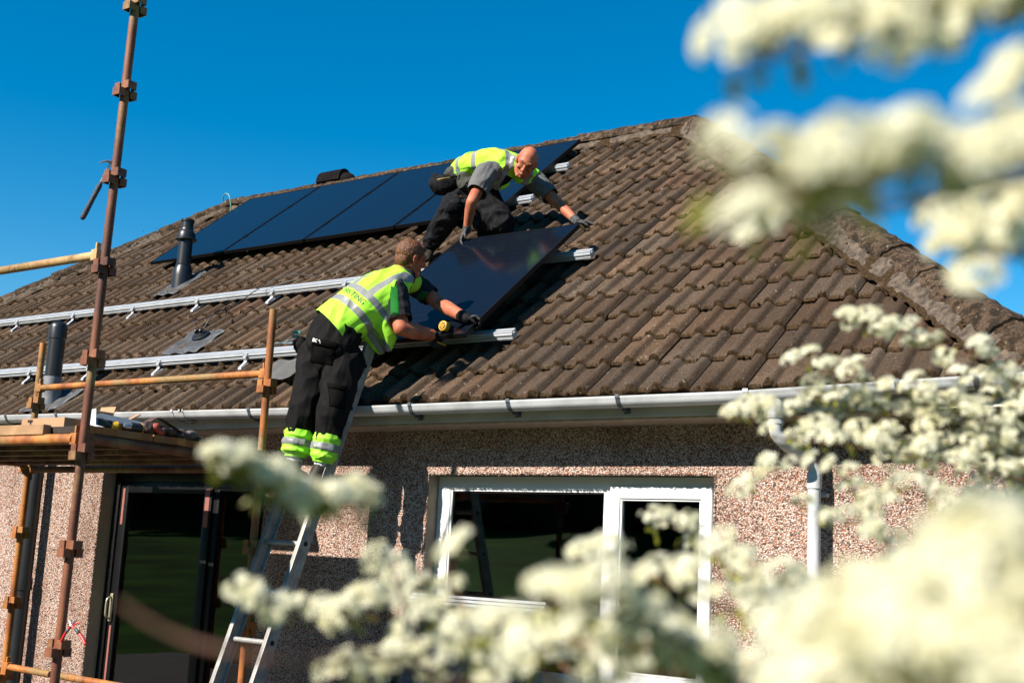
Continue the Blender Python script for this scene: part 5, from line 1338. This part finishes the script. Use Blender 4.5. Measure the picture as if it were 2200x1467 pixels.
# right, middle distance
D = 2.15
for pl in ([(2290, 900), (2150, 790), (2050, 755), (1960, 720), (1880, 705), (1790, 685)],
           [(2290, 980), (2080, 900), (1920, 840), (1790, 800), (1690, 775)],
           [(2290, 1010), (2120, 960), (1960, 945), (1810, 930), (1700, 900), (1565, 888)],
           [(2290, 1060), (2100, 1010), (1900, 970), (1760, 950), (1650, 940)],
           [(2290, 850), (2160, 830), (2060, 815)], [(2290, 1040), (2170, 940), (2060, 870), (1960, 820)],
           [(2200, 1000), (2000, 900), (1860, 870), (1740, 850)], [(2150, 1010), (1980, 1000), (1850, 900), (1700, 830)],
           [(2290, 940), (2190, 880), (2120, 850)], [(2290, 1120), (2150, 1100), (2060, 1130)], [(2290, 1060), (2160, 1030), (2080, 1090)]):
    d_ = D*brnd.uniform(.93, 1.1); branch([(x, y, d_) for x, y in pl], .013, .020, .0185, .0052, 24, 4, r0=.0023, skip=.06)
branch([(1900, 1200, 1.9), (1800, 1010, 1.9), (1690, 1000, 1.9), (1640, 1030, 1.9), (1590, 1060, 1.9)], .007, .030, .019, via=(2100, 1700, 1.7), r0=.0014)
branch([(2100, 1200, 1.8), (2040, 1080, 1.8), (1950, 1050, 1.8), (1850, 1085, 1.8)], .010, .026, .020, via=(2200, 1700, 1.6), r0=.0014)
branch([(1980, 1300, 1.7), (1920, 1190, 1.7), (1880, 1130, 1.7), (1790, 1120, 1.7), (1700, 1080, 1.7)], .008, .034, .018, via=(2100, 1700, 1.6), r0=.0014)
# left spray
branch([(790, 1125, 1.15), (700, 1092, 1.10), (600, 1060, 1.06), (510, 1018, 1.02), (445, 975, 1.0)], .008, .0078, .0135, via=(1050, 1750, 1.2), leafn=7, r0=.0016)
# lower left sprays
branch([(1000, 1300, 1.35), (860, 1240, 1.35), (825, 1200, 1.35), (800, 1195, 1.35)], .010, .020, .018, via=(1200, 1750, 1.2), r0=.0014)
branch([(1050, 1390, 1.35), (860, 1330, 1.3), (720, 1325, 1.28), (610, 1310, 1.26), (540, 1285, 1.26), (505, 1262, 1.26)], .010, .020, .017, via=(1300, 1750, 1.1), leafn=6, r0=.0014)
branch([(1200, 1420, 1.25), (1050, 1370, 1.25), (930, 1310, 1.25), (880, 1290, 1.25)], .012, .018, .018, via=(1400, 1750, 1.0))
branch([(1100, 1480, 1.2), (960, 1420, 1.2), (820, 1440, 1.2), (700, 1452, 1.2)], .012, .017, .019, via=(1400, 1800, 1.0))
branch([(1200, 1470, 1.1), (1080, 1420, 1.1), (980, 1370, 1.1)], .014, .015, .020, via=(1400, 1800, 1.0))
branch([(980, 1300, 1.0), (975, 1200, 1.0), (955, 1150, 1.0)], .004, .05, .016, via=(1200, 1750, 1.1), r0=.0012)
# lower centre
branch([(1750, 1430, 1.15), (1600, 1330, 1.2), (1450, 1260, 1.25), (1330, 1215, 1.3), (1215, 1200, 1.3)], .010, .022, .017, via=(1900, 1800, .9))
branch([(1650, 1340, 1.8), (1570, 1215, 1.8), (1500, 1150, 1.8), (1400, 1120, 1.8)], .010, .020, .020, via=(1800, 1800, 1.2), r0=.0014)
branch([(1600, 1490, .9), (1480, 1390, .85), (1350, 1330, .82), (1230, 1300, .82), (1150, 1300, .85)], .010, .0155, .0145, via=(1800, 1800, .8))
branch([(1600, 1480, .9), (1450, 1400, .9), (1300, 1380, .9), (1150, 1390, .95), (1050, 1360, .95)], .012, .015, .018, via=(1800, 1800, .8), leafn=6)
branch([(1700, 1490, 1.0), (1500, 1450, 1.0), (1350, 1460, 1.0), (1200, 1480, 1.0)], .010, .022, .019, via=(1800, 1800, .9), leafn=7)
branch([(1800, 1350, 1.3), (1680, 1290, 1.3), (1580, 1230, 1.3), (1540, 1190, 1.3)], .014, .018, .020, via=(1900, 1800, .9))
# lower right mass, nearest
for pl, d_ in (([(2330, 1560), (2120, 1380), (1960, 1290), (1840, 1250), (1740, 1245)], .55), ([(2330, 1330), (2210, 1240), (2100, 1200), (2000, 1210)], .50), ([(2050, 1560), (1900, 1440), (1780, 1400), (1680, 1390)], .52),
               ([(2330, 1420), (2220, 1330), (2120, 1290), (2000, 1310), (1900, 1330)], .48), ([(2330, 1500), (2200, 1430), (2080, 1420)], .46), ([(2330, 1230), (2230, 1170), (2140, 1160)], .62), ([(1950, 1560), (1850, 1490), (1740, 1470)], .6), ([(2200, 1240), (2080, 1170), (1950, 1180)], .8), ([(2000, 1380), (1860, 1290), (1760, 1300), (1700, 1320)], .7)):
    branch([(x, y+75, d_) for x, y in pl], .013, .0070, .019, .0050, 26, 3, via=(pl[0][0]+150, 1900, d_+.2))
# bare twig crossing low in front of the door
branch([(900, 1440, .75), (640, 1425, .62), (520, 1405, .60), (400, 1375, .60), (310, 1330, .60), (262, 1295, .60)], bare=True, r0=.0026, via=(1300, 1800, .8))
